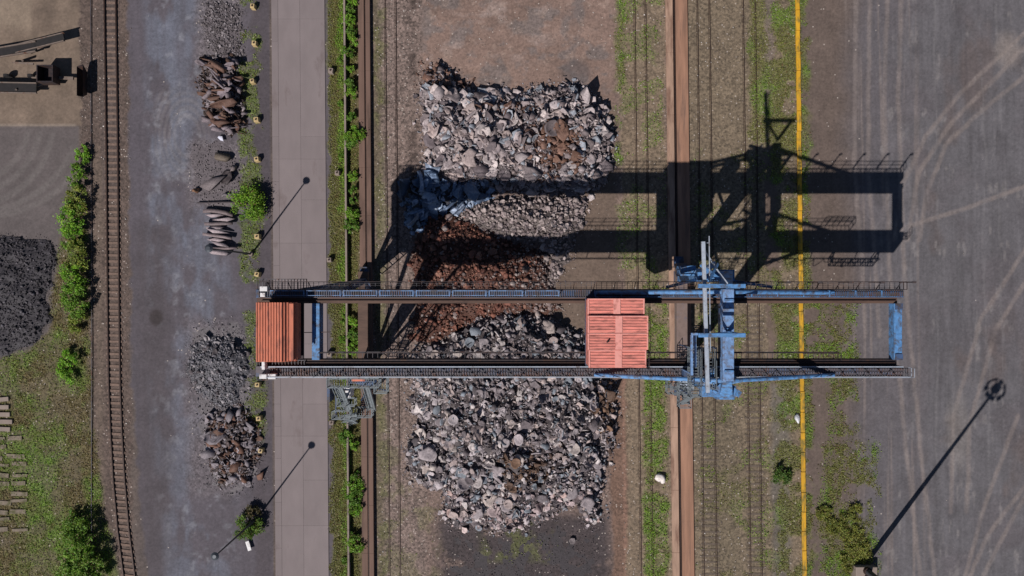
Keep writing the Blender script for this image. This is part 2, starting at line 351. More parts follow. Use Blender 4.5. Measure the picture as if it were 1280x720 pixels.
    for x_ in (1124,1139,1158,1171,1192,1214,1233,1251):
        put((122,118,120) if x_%2 else (74,70,74), (1-sst(.6, 2.4, np.abs(px-x_-7*(fbm(py/90, py*0+x_, 61)-.5)*2)))*sst(.42, .6, fbm(px/6, py/60, x_))*.3)
    put((142,130,124), (1-sst(8, 22, np.hypot(w-1262, (v-62)*.7)))*.5)
    put((134,126,122), (1-sst(8, 20, np.hypot((w-1196), (v-540)*.3)))*.35)
    # earth under weeds
    for nm, (d, g) in grass_masks(px0, py).items():
        col = np.array(lin(98, 88, 58))*(1-g[..., None]*.7)+np.array(lin(88, 122, 40))*(g[..., None]*.7)
        m = np.clip(d*.75, 0, 1)[..., None]; c = c*(1-m)+col*m; grit = grit*(1-m[..., 0])+.7*m[..., 0]
    c *= (1+.3*(fbm(px/3, py/3, 50, 3)-.5)+.16*(fbm(px/1.6,py/40,52,2)-.5)*(px>1010))[..., None]
    return c, grit

xs = np.concatenate([[-900,-450,-250,-150,-105,-85,-74], np.linspace(-68, 68, 840), [74,85,105,150,250,450,900]])
ys = np.concatenate([[-900,-450,-250,-150,-95,-65,-50,-45], np.linspace(-42, 42, 520), [45,50,65,95,150,250,450,900]])
X, Y = np.meshgrid(xs, ys); PX = 640+X*10; PY = 360-Y*10
col, grit = ground_color(PX, PY)
Z = .05*(fbm(PX/9, PY/9, 60)-.5)*np.clip(grit*2, .1, 1)
Z = Z-.02
nx, ny = len(xs), len(ys); idx = np.arange(nx*ny).reshape(ny, nx)
Fq = np.stack([idx[:-1, :-1], idx[:-1, 1:], idx[1:, 1:], idx[1:, :-1]], -1).reshape(-1, 4)
g = mesh_np('ground', np.stack([X, Y, Z], -1).reshape(-1, 3), Fq, col.reshape(-1, 3), M['ground'], grit.ravel()); tag(g, kind='structure')

# ------------------------------------------------------------------ concrete road
mb = MB(); tints = []
ysl = [-400,-330,-262,-190,-120,-64,24,171,199,250,304,352,430,505,545,600,657,720,790,860,930,1000,1100]
xsl = [(342, 350), (350.25, 377.4), (377.6, 408.4)]
for ci, (a, b) in enumerate(xsl):
    cuts = sorted(set([y for i, y in enumerate(ysl) if ci != 1 or i % 2 == 0]+([] if ci else [y+28 for y in ysl])))
    for y0, y1 in zip(cuts[:-1], cuts[1:]):
        strip(mb, a, b, -.2, .06+.004*random.random(), y0, y1, gap=.014)
        t = np.array(lin(127, 116, 117))*(1+random.uniform(-.035, .035)+(-.04 if ci == 0 else 0)); tints += [t]*8
o = mb.build('road', M['road'], tint=np.array(tints)); tag(o, kind='structure')

# ------------------------------------------------------------------ railway on the left, with sleepers
def track_x(py): return float(np.interp(py, [-700,0,200,400,480,540,600,660,720,800,900,1100], [132,138.2,140.8,142.4,143.6,145.8,149.2,154.4,162,174,194,244]))
t = empty('railway_track', G(140, 360), 'railway track with visible sleepers, curving at its lower end beside the blue grey yard', 'railway')
for side in (-1, 1):
    m_ = MB(); pts = []
    for py in range(-60, 790, 15):
        dx = (track_x(py+5)-track_x(py-5))/10; n = Vector((1, dx)).normalized()
        pts.append(G(track_x(py)+side*7.2*n.x, py+side*7.2*dx*-.0, .12))
    for a, b in zip(pts[:-1], pts[1:]): m_.bar(a, b, .15, .16)
    m_.build('rail', M['railsteel'], t)
k = 0
for i in range(98):
    py = -12+i*7.7
    dx = (track_x(py+5)-track_x(py-5))/10; c = G(track_x(py), py, 0); a = math.atan(dx)
    m_ = MB(); hl = 1.0; d = Vector((math.cos(a), -math.sin(a), 0))*hl
    z = -.055+.06*min(max((py-120)/200,0),1)+random.uniform(-.008,.008)
    m_.bar(c-d+Vector((0,0,z)), c+d+Vector((0,0,z)), .26+.05*random.random(), .1); m_.build('sleeper', M['sleeper'], t)

def flush_track(x1, x2, label, sleepers=None, wx=.07, y0=-60, y1=790):
    t = empty('railway_track', G((x1+x2)/2, 360), label, 'railway', None)
    for x in (x1, x2):
        m_ = MB(); a = S(x, y0); b = S(x+random.uniform(-.8,.8), y1); m_.bar((a.x, a.y, .0), (b.x, b.y, .0), wx, .14); m_.bar((a.x-.16, a.y, -.02), (b.x-.16, b.y, -.02), .04, .07); m_.build('rail', M['railsteel'], t)
    if sleepers:
        for i in range(sleepers[0]):
            py = sleepers[1]+i*7.5; c = S((x1+x2)/2, py, -.035); m_ = MB(); m_.bar(c-Vector((1.15,random.uniform(-.04,.04),0)), c+Vector((1.15,0,0)), .24, .1); m_.build('sleeper', M['drysleeper'], t)
flush_track(484.5, 497.5, 'sunken track between the left runway beam and the scrap heaps')
flush_track(798, 811.5, 'sunken track between the heaps and the right runway beam')
flush_track(876.5, 891.5, 'sunken track running right beside the rust coloured slab', (26, 530))
flush_track(933.5, 948.8, 'overgrown sunken track nearest the yellow barrier', (44, 395))

# thin service rail / pipe beside the bushes
o = MB().path([G(114, -60, .12), G(114.5, 200, .1), G(115.5, 430, .12), G(115, 640, .1), G(117, 790, .1)], .06).build('ground_pipe', M['grate']); tag(o, 'thin grey pipe lying on the ground between weeds and curving railway', 'pipe')

# ------------------------------------------------------------------ runway beams, low wall, yellow barrier
t = empty('crane_runway', G(458, 360), 'brown twin concrete runway beam carrying the left crane rail', 'runway beam')
strip(MB(), 451, 458.2, -.4, .42, L=60).build('beam', M['brownconc'], t, bevel=.02)
strip(MB(), 460.4, 465.8, -.4, .55, L=60).build('beam', M['brownconc'], t, bevel=.02)
strip(MB(), 458.3, 460.3, -.3, .08).build('channel_floor', M['darksteel'], t)
MB().bar(S(459.2,-90,.2), S(459.2,850,.2), .1, .22).build('rail', M['railsteel'], t)
t = empty('crane_runway', G(850, 360), 'wide rust stained slab with dark crane rail beneath the right portal', 'runway beam')
strip(MB(), 847.7, 862.8, -.4, .30, L=39, gap=.004).build('slab', M['rustconc'], t)
strip(MB(), 836, 844.7, -.4, .24, L=78).build('ledge', M['paleconc'], t, bevel=.03)
strip(MB(), 844.75, 847.65, -.3, .06).build('channel_floor', M['brownsteel'], t)
MB().bar(S(846.2,-90,.2), S(846.2,850,.2), .12, .26).build('rail', M['railsteel'], t)
o = strip(MB(), 433.6, 435.8, -.2, .75, L=30, gap=.03).build('low_wall', M['concrete']); tag(o, 'long thin grey concrete wall along the grass verge beside the road', 'low wall')
m_ = MB()
py = -60
while py < 790:
    L = 24+random.random()*2; a = G(float(YL(py)), py, .14); b = G(float(YL(py+L-.5)), py+L-.5, .14); j = random.uniform(-.03, .03); a.x += j; b.x += j+random.uniform(-.02,.02)
    m_.bar(a, b, .50+random.uniform(-.02,.02), .26); py += L
t = empty('yellow_barrier', G(1000, 360), 'long yellow painted low barrier crossing the whole picture beside the right yard', 'barrier')
m_.build('barrier_rail', M['yellow'], t, bevel=.04)

# ------------------------------------------------------------------ bollards and small markers
def bollard(px, py, label, white=False):
    c = G(px, py); t = empty('bollard', c, label, 'bollard', 'kerb blocks beside the road')
    s = .27*random.uniform(.9,1.1); t.rotation_euler.z = random.uniform(-.2,.2)
    mm = M['concrete'] if white else M['ypaint']
    h = .75
    m_ = MB(); n = 4
    m_.add([(-s*1.15,-s*1.15,-.1),(s*1.15,-s*1.15,-.1),(s*1.15,s*1.15,-.1),(-s*1.15,s*1.15,-.1),(-s,-s,h),(s,-s,h),(s,s,h),(-s,s,h)], [(0,3,2,1),(4,5,6,7),(0,1,5,4),(1,2,6,5),(2,3,7,6),(3,0,4,7)])
    m_.build('block', mm, t, bevel=.05, local=False)
    MB().tube((0,0,h), (0,0,h+.1), .11).build('lifting_eye', M['railsteel'], t, local=False)
for px, py, lb in [(318,10,'uppermost yellow block at the left road edge'), (320,56,'second yellow block from the top at the left road edge'), (317.5,103,'weedy third yellow block from the top at the left road edge'),
    (322.5,151,'yellow block beside the upper dark steel slab heap, fourth from the top'), (323,200,'yellow block above the round green bush at road edge'), (323.5,296,'yellow block just below the round green bush'),
    (323.5,343,'yellow block just above the red roofed machine house'), (324,480,'yellow block just below the left end of the crane'), (325.5,522,'yellow block beside the lower rusty scrap heap'), (328,562,'lowest yellow block at the left road edge')]:
    bollard(px, py, lb)
for px, py, lb in [(415,90,'uppermost pale block on the grass right of the road'), (423,217,'pale block on the grass level with the first lamp shadow'), (413,325,'pale block on the grass just above the crane'), (413,442,'pale block seen between the two crane girders'), (416,527,'pale block just below the crane stairs')]:
    bollard(px, py, lb, True)

# white board and box near lower lamp
t = empty('sign_board', G(312, 681), 'small white leaning board below the lower lamp bush', 'board', rz=.3)
MB().box(-.22, .22, -.6, .6, .35, .42).build('panel', M['white'], t, local=False, bevel=.01); MB().box(-.05,.05,-.4,-.3,0,.35).box(-.05,.05,.3,.4,0,.35).build('leg', M['railsteel'], t, local=False)

# ------------------------------------------------------------------ street lamps
def lamp(px, py, label, h, k=.13):
    """px,py = foot in plan"""
    t = empty('street_lamp', G(px, py), label, 'street lamp', 'tall lamps beside the road')
    MB().tube((0,0,-.1), (0,0,.5), .28, n=12).build('base', M['concrete'], t, local=False)
    MB().tube((0,0,.5), (0,0,h-.2), .13, .075, n=10).build('pole', M['lamp'], t, local=False)
    MB().tube((0,0,h-.25), (0,0,h-.05), .34, .45, n=16).tube((0,0,h-.05), (0,0,h+.12), .45, .2, n=16).build('lamp_head', M['lamp'], t, local=False)
lamp(314.5, 317.5, 'upper tall street lamp, leaning over the bundle of pale bars', 12.1)
lamp(321, 648, 'lower tall street lamp, rising out of a bush beside the road', 12.1)
# high mast, crown out of frame
t = empty('floodlight_mast', G(1078, 709), 'high floodlight mast on a concrete block at the lower right', 'light mast')
H = 29.3
b_ = MB().box(-1.35, 1.3, -1.7, .45, -.3, 1.1).build('base_block', M['concrete'], t, local=False, bevel=.06)
MB().tube((0,0,1.1), (0,0,H), .36, .16, n=12).build('pole', M['lamp'], t, local=False)
MB().tube((0,0,1.1), (0,0,1.5), .5, n=12).build('flange', M['railsteel'], t, local=False)
m_ = MB(); R_ = 1.1
for i in range(16):
    a = 2*PI*i/16; b = 2*PI*(i+1)/16; m_.tube((R_*math.cos(a), R_*math.sin(a), H-.2), (R_*math.cos(b), R_*math.sin(b), H-.2), .03, n=5)
for i in range(4):
    a = PI/2*i; m_.tube((0,0,H-.1), (R_*math.cos(a), R_*math.sin(a), H-.2), .05, n=5)
m_.tube((0,0,H-.4), (0,0,H+.2), .6, .5, n=12)
m_.build('head_ring', M['lamp'], t, local=False)
for i in range(9):
    a = 2*PI*i/9+.2; r = R_+.05
    MB().bar((r*math.cos(a)*.95, r*math.sin(a)*.95, H-.35), (r*math.cos(a)*1.12, r*math.sin(a)*1.12, H-.25), .56, .5).build('floodlight', M['black'], t, local=False, bevel=.05)
o = MB().box(-.3, .6, -1.3, -.6, 1.1, 1.5).build('cabinet', M['palesteel'], t, local=False, bevel=.02)

# ------------------------------------------------------------------ the gantry crane
ZT = 19.0; XL, XR = -24.9, 38.0
cr = empty('gantry_crane', (20.4, -4, 0), 'long blue gantry crane spanning the scrap bay on two legs', 'gantry crane')
gn = MB().box(XL, XR, -.15, -.95, 16.9, ZT).build('girder', M['dullblue'], cr, bevel=.03)
MB().box(XL, XR-.4, -.96, -1.5, 17.3, 18.7).build('rail_beam', M['brownsteel'], gn, local=False).location = (0,0,0)
gs = MB().box(XL, XR, -7.6, -8.6, 16.9, ZT).build('girder', M['greygirder'], cr, bevel=.03)
MB().box(XL, XR-.4, -7.0, -7.59, 17.3, 18.6).build('rail_beam', M['darksteel'], gs, local=False)
for ch in (gn.children[0], gs.children[0]):
    for vtx in ch.data.vertices: vtx.co -= cr.location
MB().bar((XL+.5,-1.22,18.78), (XR-.6,-1.22,18.78), .09, .14).build('trolley_rail', M['railsteel'], cr)
MB().bar((XL+.5,-7.3,18.68), (XR-.6,-7.3,18.68), .09, .14).build('trolley_rail', M['railsteel'], cr)
MB().bar((XL+.5,-7.66,19.06), (XR,-7.66,19.06), .1, .1).build('conduit', M['palesteel'], cr)
# top gratings with diagonal pattern
m_ = MB(); m_.grating(XL+.3, 8, -.17, -.93, ZT+.12, .22, .07); m_.grating(8.05, XR, -.17, -.93, ZT+.12, .22, .07)
m_.build('walkway', M['grate'], cr)
m_ = MB(); m_.grating(XL+1.4, XR+.45, -7.75, -8.58, ZT+.12, .25, .08)
for i in range(50):
    x = XL+2+i*1.24; m_.bar((x, -7.8, ZT+.15), (x+.6, -8.55, ZT+.15), .06, .04)
m_.build('walkway', M['grate'], cr)
# side walkways on brackets
m_ = MB(); m_.grating(XL+.5, XR-.1, .62, -.14, 18.7, .5, .04); m_.grating(XL+.5, XR-.1, .62, -.14, 18.72, .19, .02, 'y')
for i in range(32):
    x = XL+1+i*2; m_.bar((x, -.14, 17.6), (x, .6, 18.6), .06)
m_.build('side_walkway', M['grate'], cr)
MB().rail([(XL+.5,.6,18.7), (XR-.1,.6,18.7), (XR-.1,-.14,18.7)], 1.15, 1.5, .028).build('railing', M['darksteel'], cr)
m_ = MB(); m_.grating(XL+6.2, 31.6, -6.99, -6.25, 18.4, .5, .04)
m_.build('side_walkway', M['grate'], cr)
MB().rail([(XL+6.2,-6.27,18.4), (31.6,-6.27,18.4)], 1.1, 1.5, .028).rail([(XL+6.2,-6.27,18.4),(XL+8.6,-6.27,18.4),(XL+8.6,-6.95,18.4)],1.1,.8,.03).rail([(28,-6.27,18.5),(31.6,-6.27,18.5),(31.6,-6.95,18.5)],1.3,.7,.035).build('railing', M['darksteel'], cr)
# blue cable tray frames on north girder
m_ = MB()
for i in range(9):
    x0 = XL+1.7+i*3.5; x1 = x0+3.2
    if x1 > 7: break
    m_.bar((x0,-.27,19.75), (x1,-.27,19.75), .07).bar((x0,-.72,19.75), (x1,-.72,19.75), .05).bar((x0,-.22,19.75), (x0,-.8,19.75), .08).bar((x0,-.22,19.1),(x0,-.22,19.75),.06).bar((x1,-.7,19.1),(x1,-.7,19.75),.06).bar((x1,-.22,19.75),(x1,-.8,19.75),.07)
m_.build('cable_tray', M['lightblue'], cr)
m_ = MB()
for i in range(12):
    x0 = 8+i*2.5; m_.bar((x0,-.25,19.8),(x0,-.85,19.8),.09).bar((x0,-.25,19.1),(x0,-.25,19.8),.06)
m_.bar((8,-.85,19.75),(XR-.4,-.85,19.75),.05)
m_.build('cable_tray', M['blue'], cr)
m_ = MB().rail([(XL+1.4,-8.56,ZT+.1),(XR+.45,-8.56,ZT+.1),(XR+.45,-7.7,ZT+.1)], 1.05, 2.2, .022)
m_.build('railing', M['palesteel'], cr)
# floodlight posts on the north walkway
for i in range(6):
    x = 23.0+i*2.95; MB().bar((x,.58,18.8),(x,.55,21.0),.1).bar((x-.05,.55,21.0),(x+.28,.55,21.15),.2,.12).build('floodlight', M['darksteel'], cr)
# cross ties
MB().box(37.2, 37.95, -1.5, -7.0, 17.9, 18.95).build('cross_beam', M['blue'], cr, bevel=.03)
MB().box(XR-.75, XR-.02, -1.5, -2.1, 18.96, 19.05).box(XR-.75, XR-.02, -6.4, -7.0, 18.96, 19.05).build('cap_plate', M['dullblue'], cr)
MB().box(-19.5, -18.75, -1.5, -7.0, 17.5, 18.85).build('cross_beam', M['blue'], cr, bevel=.03)
MB().box(-21.0, -20.35, -1.5, -7.0, 18.5, 18.75).build('shade_plate', M['darksteel'], cr)  # dark plate standing in for the shadow strip beside the machine house
MB().box(-24.9, -23.5, -1.5, -7.0, 17.0, 18.9).build('cross_beam', M['dullblue'], cr, bevel=.03)
# festoon cable, south side
m_ = MB(); n = 26
m_.bar((-18,-8.9,16.4),(36.5,-8.9,16.4),.08,.14)
for i in range(n):
    x0 = 6+i*1.18; pts = [(x0+1.18*s, -8.9, 16.3-1.3*(1-(2*s-1)**2)*(.4+.6*((i*7)%5)/4)) for s in (0,.2,.4,.5,.6,.8,1)]; m_.path(pts, .05, 4)
for i in range(20): m_.bar((-17+i*2.8,-8.55,16.95),(-17+i*2.8,-8.95,16.4),.08)
m_.build('festoon_cable', M['black'], cr)
# end platform south-east
m_ = MB(); m_.grating(30.8, 36.4, -8.0, -8.9, 15.2, .3, .08); m_.rail([(30.8,-8.0,15.2),(30.8,-8.88,15.2),(36.4,-8.88,15.2),(36.4,-8.0,15.2)], 1.1, .8, .05); m_.bar((31,-8.1,15.2),(31,-8.1,16.9),.1).bar((36,-8.1,15.2),(36,-8.1,16.9),.1)
m_.build('service_platform', M['grate'], cr)

# --- right rigid portal
def leg(y, y2):
    m_ = MB(); m_.bar((20.5,y,2.9),(20.4,y,20.2),1.1,1.0,1.7,1.1,up=(0,1,0)); m_.bar((20.4,y,20.2),(19.6,y2,23.2),1.3,1.0,.8,.7,up=(0,1,0))
    l = m_.build('leg', M['blue'], cr, bevel=.03); return l
leg(1.2, -.2); leg(-10.1, -8.3)
MB().box(19.0, 20.0, -.1, -8.4, 23.0, 23.9).build('cross_beam', M['lightblue'], cr, bevel=.04)
for y in (-1.0,-3.6,-7.4): MB().box(19.1,19.9,y,y-.16,23.92,24.05).build('shade_strip', M['blue'], cr)  # darker blue strips imitating the shadows that cross the portal beam
MB().box(21.15, 22.1, .7, -9.6, 15.2, 16.8).build('portal_beam', M['dullblue'], cr, bevel=.04)
MB().box(19.9, 21.2, 3.0, -12.4, 1.7, 2.9).build('sill_beam', M['dustsill'], cr, bevel=.04)

# diagonal knee struts toward girders
m_ = MB()
for y, yy in ((1.0,.1),(-9.9,-8.7)):
    m_.bar((20.4,y,16),(26,yy,17.2),.3).bar((20.4,y,11),(15.5,yy,17.2),.3)
m_.build('knee_strut', M['blue'], cr)
def bogie(x, y, w=.5, col='dullblue'):
    m_ = MB(); m_.box(x-.45,x+.45,y-1.3,y+1.3,.75,1.7); m_.box(x-.55,x+.55,y-1.6,y-.2,.55,1.1); m_.box(x-.55,x+.55,y+.2,y+1.6,.55,1.1)
    b = m_.build('bogie', M[col], cr, bevel=.03)
    for dy in (-1.2,-.5,.5,1.2):
        w_ = MB().tube((x-.12,y+dy,.62),(x+.12,y+dy,.62),.3,n=16); q = w_.build('wheel', M['railsteel'], b, local=False)
        for vtx in q.data.vertices: vtx.co -= cr.location
bogie(20.62, 2.3); bogie(20.62, -11.7)
# machinery beside the north bogie
MB().box(20.9,22.2,1.0,2.6,.4,2.2).build('drive_motor', M['grate'], cr, bevel=.05)
MB().box(21.4,23.0,1.1,2.3,3.0,5.0).build('switch_cabinet', M['palesteel'], cr, bevel=.03)
MB().box(19.9,21.6,-10.7,-12.2,2.95,4.3).build('cable_reel_box', M['palesteel'], cr, bevel=.03)
# stays
def stay(x0,y0,z0,x1,y1,z1): MB().tube((x0,y0,z0),(x1,y1,z1),.2,n=10).build('stay', M['blue'], cr)
stay(19.5,-.35,23.4,8.0,-.45,19.1); stay(19.5,-.35,23.4,31.2,-.45,19.1); stay(19.5,-8.45,23.2,8.0,-8.45,19.1); stay(19.5,-8.45,23.2,31.2,-8.45,19.1)
stay(19.5,-.35,22.4,9.8,-.45,19.1)
# blue head frame
m_ = MB(); m_.box(15.9,19.9,.0,.35,26.9,27.25); m_.box(15.9,19.9,-3.85,-4.2,26.9,27.25)
m_.bar((19.4,.1,23.9),(19.4,.1,26.9),.3).bar((19.4,-4.0,23.9),(19.4,-4.0,26.9),.3).bar((19.4,.1,24),(16.4,.15,26.9),.18).bar((19.4,-4,24),(16.4,-4.05,26.9),.18)
m_.build('head_frame', M['blue'], cr, bevel=.02)
MB().bar((16.45,4.0,26.6),(16.85,-9.0,26.6),.3,.3).build('service_jib', M['palesteel'], cr, bevel=.02)
MB().bar((16.5,3.4,26.5),(18.6,1.3,24.2),.1).bar((18.6,1.3,24.2),(19.6,.1,24),.12).build('jib_brace', M['palesteel'], cr)
m_ = MB(); y = 4.3
m_.bar((17.05,4.5,26.3),(17.15,-5.5,26.3),.07)
for i in range(5): m_.bar((16.6+.03*i,3.9-i*2.1,26.3),(17.1,3.9-i*2.1,26.3),.05)
m_.build('cable_rack', M['palesteel'], cr)
m_ = MB(); m_.box(15.55,15.75,-4.1,-7.6,25.8,26.0); m_.box(15.55,19.3,-3.9,-4.1,26.0,26.2); m_.box(16.1,16.25,-4.1,-7,25.0,25.2); m_.bar((15.65,-7.5,25.8),(15.9,-7.6,21.5),.12)
m_.build('hoist_frame', M['lightblue'], cr)
# leg head brackets
m_ = MB(); m_.box(17.6,20.9,.75,1.5,19.8,20.7); m_.bar((17.7,1.2,20.2),(20.2,2.4,17.0),.5).bar((18.0,2.2,20.3),(19.8,.4,21.8),.3).bar((19.6,2.3,20.3),(18.3,.6,21.8),.24); m_.box(16.6,18.1,1.2,2.2,16.4,18.2)
m_.build('leg_bracket', M['blue'], cr, bevel=.02)
m_ = MB(); m_.box(17.9,21.2,-9.3,-10.3,20.0,20.8); m_.bar((20.8,-9.6,20.6),(21.6,-10.1,20.3),.6).bar((18,-9.0,21),(20.6,-8.3,22.6),.35).bar((19.0,-9.8,21),(20.4,-8.4,21.2),.4); m_.box(18.4,19.2,-7.6,-9.2,20.3,20.9)
m_.build('leg_bracket', M['blue'], cr, bevel=.02)
# stair tower gratings around the south leg
m_ = MB()
for (x0,x1,y0,y1,z) in ((16.2,17.2,-5.4,-9.9,22.4),(17.9,18.6,-5.4,-9.2,22.2),(16.3,18.9,-9.5,-10.3,19.4),(17.0,18.2,-8.9,-12.2,15.0),(17.2,19.4,-10.4,-11.4,11.0),(17.6,19.6,-10.0,-12.0,7.0)):
    m_.grating(x0,x1,y0,y1,z,.28,.06,'y'); m_.rail([(x0,y0,z),(x0,y1,z),(x1,y1,z),(x1,y0,z)],1.1,.9,.028)
for (a,b) in (((17.3,-10.5,19.4),(17.3,-12.0,15)),((18.0,-12.0,15),(18.6,-10.6,11)),((19.2,-11.2,11),(18.0,-11.4,7)),((19.4,-11.5,7),(19.3,-12.2,.2))):
    a = Vector(a); b = Vector(b)
    for s in (-.3,.3): m_.bar(a+Vector((s,0,0)), b+Vector((s,0,0)), .08)
    for k in range(14): p = a.lerp(b, (k+.5)/14); m_.bar(p-Vector((.3,0,0)), p+Vector((.3,0,0)), .12,.04)
m_.build('stair_tower', M['greysteel'], cr)
m_ = MB()
for (x,y) in ((16.3,-5.5),(16.3,-9.8),(18.5,-5.5),(18.7,-9.4)): m_.bar((x,y,19),(x,y,23.4),.09)
m_.bar((17.5,-5.6,20),(17.5,-8.6,22.6),.25).bar((17.4,-8.8,20.5),(19,-9.4,20.9),.3).box(17.1,17.7,-8.0,-9.0,19.4,21.2).box(16.4,16.9,-7.9,-8.6,19.3,20.3)
m_.build('hoist_machinery', M['dullblue'], cr)

# --- left swing leg
for y, yt in ((.9,-.5),(-10.2,-8.1)):
    m_ = MB(); m_.bar((-18.2,y,1.8),(-18.3,yt,16.9),.7,.6,2.4,.8,up=(0,1,0)); m_.build('leg', M['dullblue'], cr, bevel=.03)
    MB().bar((-18.4,y,1.8),(-22.3,yt,16.9),.35,.35,.5,.5).build('brace', M['dullblue'], cr)
    m_ = MB(); m_.bar((-17.9,y,1.8),(-14.4,yt,16.9),.3).bar((-17.3,y-.5,1.8),(-13.8,yt-.5,16.9),.1)
    for k in range(18):
        a = Vector((-17.9,y,1.8)).lerp(Vector((-14.4,yt,16.9)), k/18); m_.bar(a, a+Vector((.6,-.5,0)), .07)
    m_.build('ladder_brace', M['dullblue'], cr)
MB().box(-18.8,-17.6,2.0,-11.5,1.3,2.0).build('sill_beam', M['brownsteel'], cr, bevel=.03)
def bogie2(y):
    m_ = MB(); m_.box(-18.7,-17.7,y-1.2,y+1.2,.6,1.4); b = m_.build('bogie', M['dullblue'], cr, bevel=.03)
    for dy in (-.8,.8):
        q = MB().tube((-18.32,y+dy,.6),(-18.08,y+dy,.6),.3,n=14).build('wheel', M['railsteel'], b, local=False)
        for vtx in q.data.vertices: vtx.co -= cr.location
bogie2(1.4); bogie2(-10.9)
# left stairs and platforms (south side)
m_ = MB()
def plat(px0,py0,px1,py1,z):
    a = P(px0,py0,z); b = P(px1,py1,z); m_.grating(a.x,b.x,b.y,a.y,z,.25,.06); m_.rail([(a.x,a.y,z),(a.x,b.y,z),(b.x,b.y,z),(b.x,a.y,z),(a.x,a.y,z)],1.1,1.0,.035)
def stair(a, b, w):
    d = (b-a); s = Vector((d.y,-d.x,0)).normalized()*w/2
    for q in (s,-s): m_.bar(a+q,b+q,.1,.25); m_.bar(a+q+Vector((0,0,1)),b+q+Vector((0,0,1)),.06)
    for k in range(18): p = a.lerp(b,(k+.5)/18); m_.bar(p-s,p+s,.16,.05)
plat(412,472,476,483,13.5); plat(470,468,486,490,13.0)
stair(P(423,484,13.4), P(436,514,8.2), .8); stair(P(446,520,8), P(428,523,4.0), .7); stair(P(458,484,13), P(466,512,6), .7); stair(P(430,521,4.5), P(444,529,.1), .7)
plat(418,512,440,522,8.0); plat(446,508,467,520,5.6); plat(424,496,446,506,10.5)
m_.build('stairs', M['greysteel'], cr)
m_ = MB(); a = P(412,484,12); m_.box(a.x-.15,a.x+.15,a.y,a.y-1.5,10.5,12.5); m_.bar(P(436,476,12.5),P(475,480,12.5),.5,.3)
m_.bar(P(470,476,14),P(452,500,3),.2).bar(P(420,486,13.3),P(420,520,.5),.12).bar(P(484,488,13),P(470,486,.3),.12)
m_.build('platform_frame', M['dullblue'], cr)
a = P(434,490,11); MB().box(a.x-.4,a.x+.4,a.y-.6,a.y+.5,9.5,11.2).build('switch_cabinet', M['white'], cr, bevel=.03)
a = P(448,473,14); MB().tube((a.x-.7,a.y-.1,13.9),(a.x+.7,a.y-.1,13.9),.22,n=14).build('cable_drum', M['redroof'], cr, bevel=.05)
# machine house at the left end
hx0, hx1, hy0, hy1 = -23.9, -20.4, -1.35, -6.9; zb, zr = 19.0, 21.6
mh = MB().box(hx0+.05,hx1-.1,hy1+.1,hy0-.1,zb,zr-.25).build('machine_house', M['redroof'], cr, bevel=.02)
m_ = MB(); xr = hx0+2.45
m_.add([(hx0,hy1,zr),(xr,hy1,zr+.12),(hx1+.1,hy1,zr-.75),(hx0,hy0,zr),(xr,hy0,zr+.12),(hx1+.1,hy0,zr-.75),
        (hx0,hy1,zr-.12),(xr,hy1,zr),(hx1+.1,hy1,zr-.87),(hx0,hy0,zr-.12),(xr,hy0,zr),(hx1+.1,hy0,zr-.87)],
       [(0,1,4,3),(1,2,5,4),(6,9,10,7),(7,10,11,8),(0,3,9,6),(2,8,11,5),(0,6,7,1),(1,7,8,2),(3,4,10,9),(4,5,11,10)])
for i in range(10):
    x = hx0+.02+i*.262; z = zr+.12*(x-hx0)/2.45; m_.box(x,x+.09,hy1+.01,hy0-.01,z+.0,z+.085)
for i in range(4):
    x = xr+.15+i*.27; z = zr+.12-.87*(x+.05-xr)/(hx1+.1-xr); m_.box(x,x+.08,hy1+.01,hy0-.01,z-.05,z+.07)
q = m_.build('roof', M['redroof'], mh, local=False)
for vtx in q.data.vertices: vtx.co -= cr.location
m_ = MB()
for (x0,y0,x1,y1,z) in ((324.5,358,334,364,19.6),(325,366,331,371,19.3),(327,451,331,462,19.7),(324,468,333,473.5,19.6),(335,467.5,344.5,474,19.6)):
    a = P(x0,y0,z); b = P(x1,y1,z); MB().box(a.x,b.x,b.y,a.y,z-.7,z).build('electrical_box', M['white'], cr, bevel=.03)
m_ = MB(); m_.grating(-24.9,-20.2,-7.0,-7.7,18.9,.3,.06); m_.grating(-24.9,-23.2,-8.0,-9.0,18.8,.3,.06); m_.grating(-24.9,-20.0,.9,-.14,18.8,.3,.06)
m_.build('end_walkway', M['grate'], cr)
m_ = MB()
for y in (-3.9,-5.4): m_.bar((hx0-.4,y,21),(hx0+.1,y+.25,21.3),.12)
m_.build('floodlight', M['lamp'], cr)
MB().bar((-20.3,-4.35,18.6),(-17.8,-4.3,18.6),.07).build('tie_rod', M['railsteel'], cr)
# fix children-of-children: parts used world minus parent's location; sub-parts share the crane frame

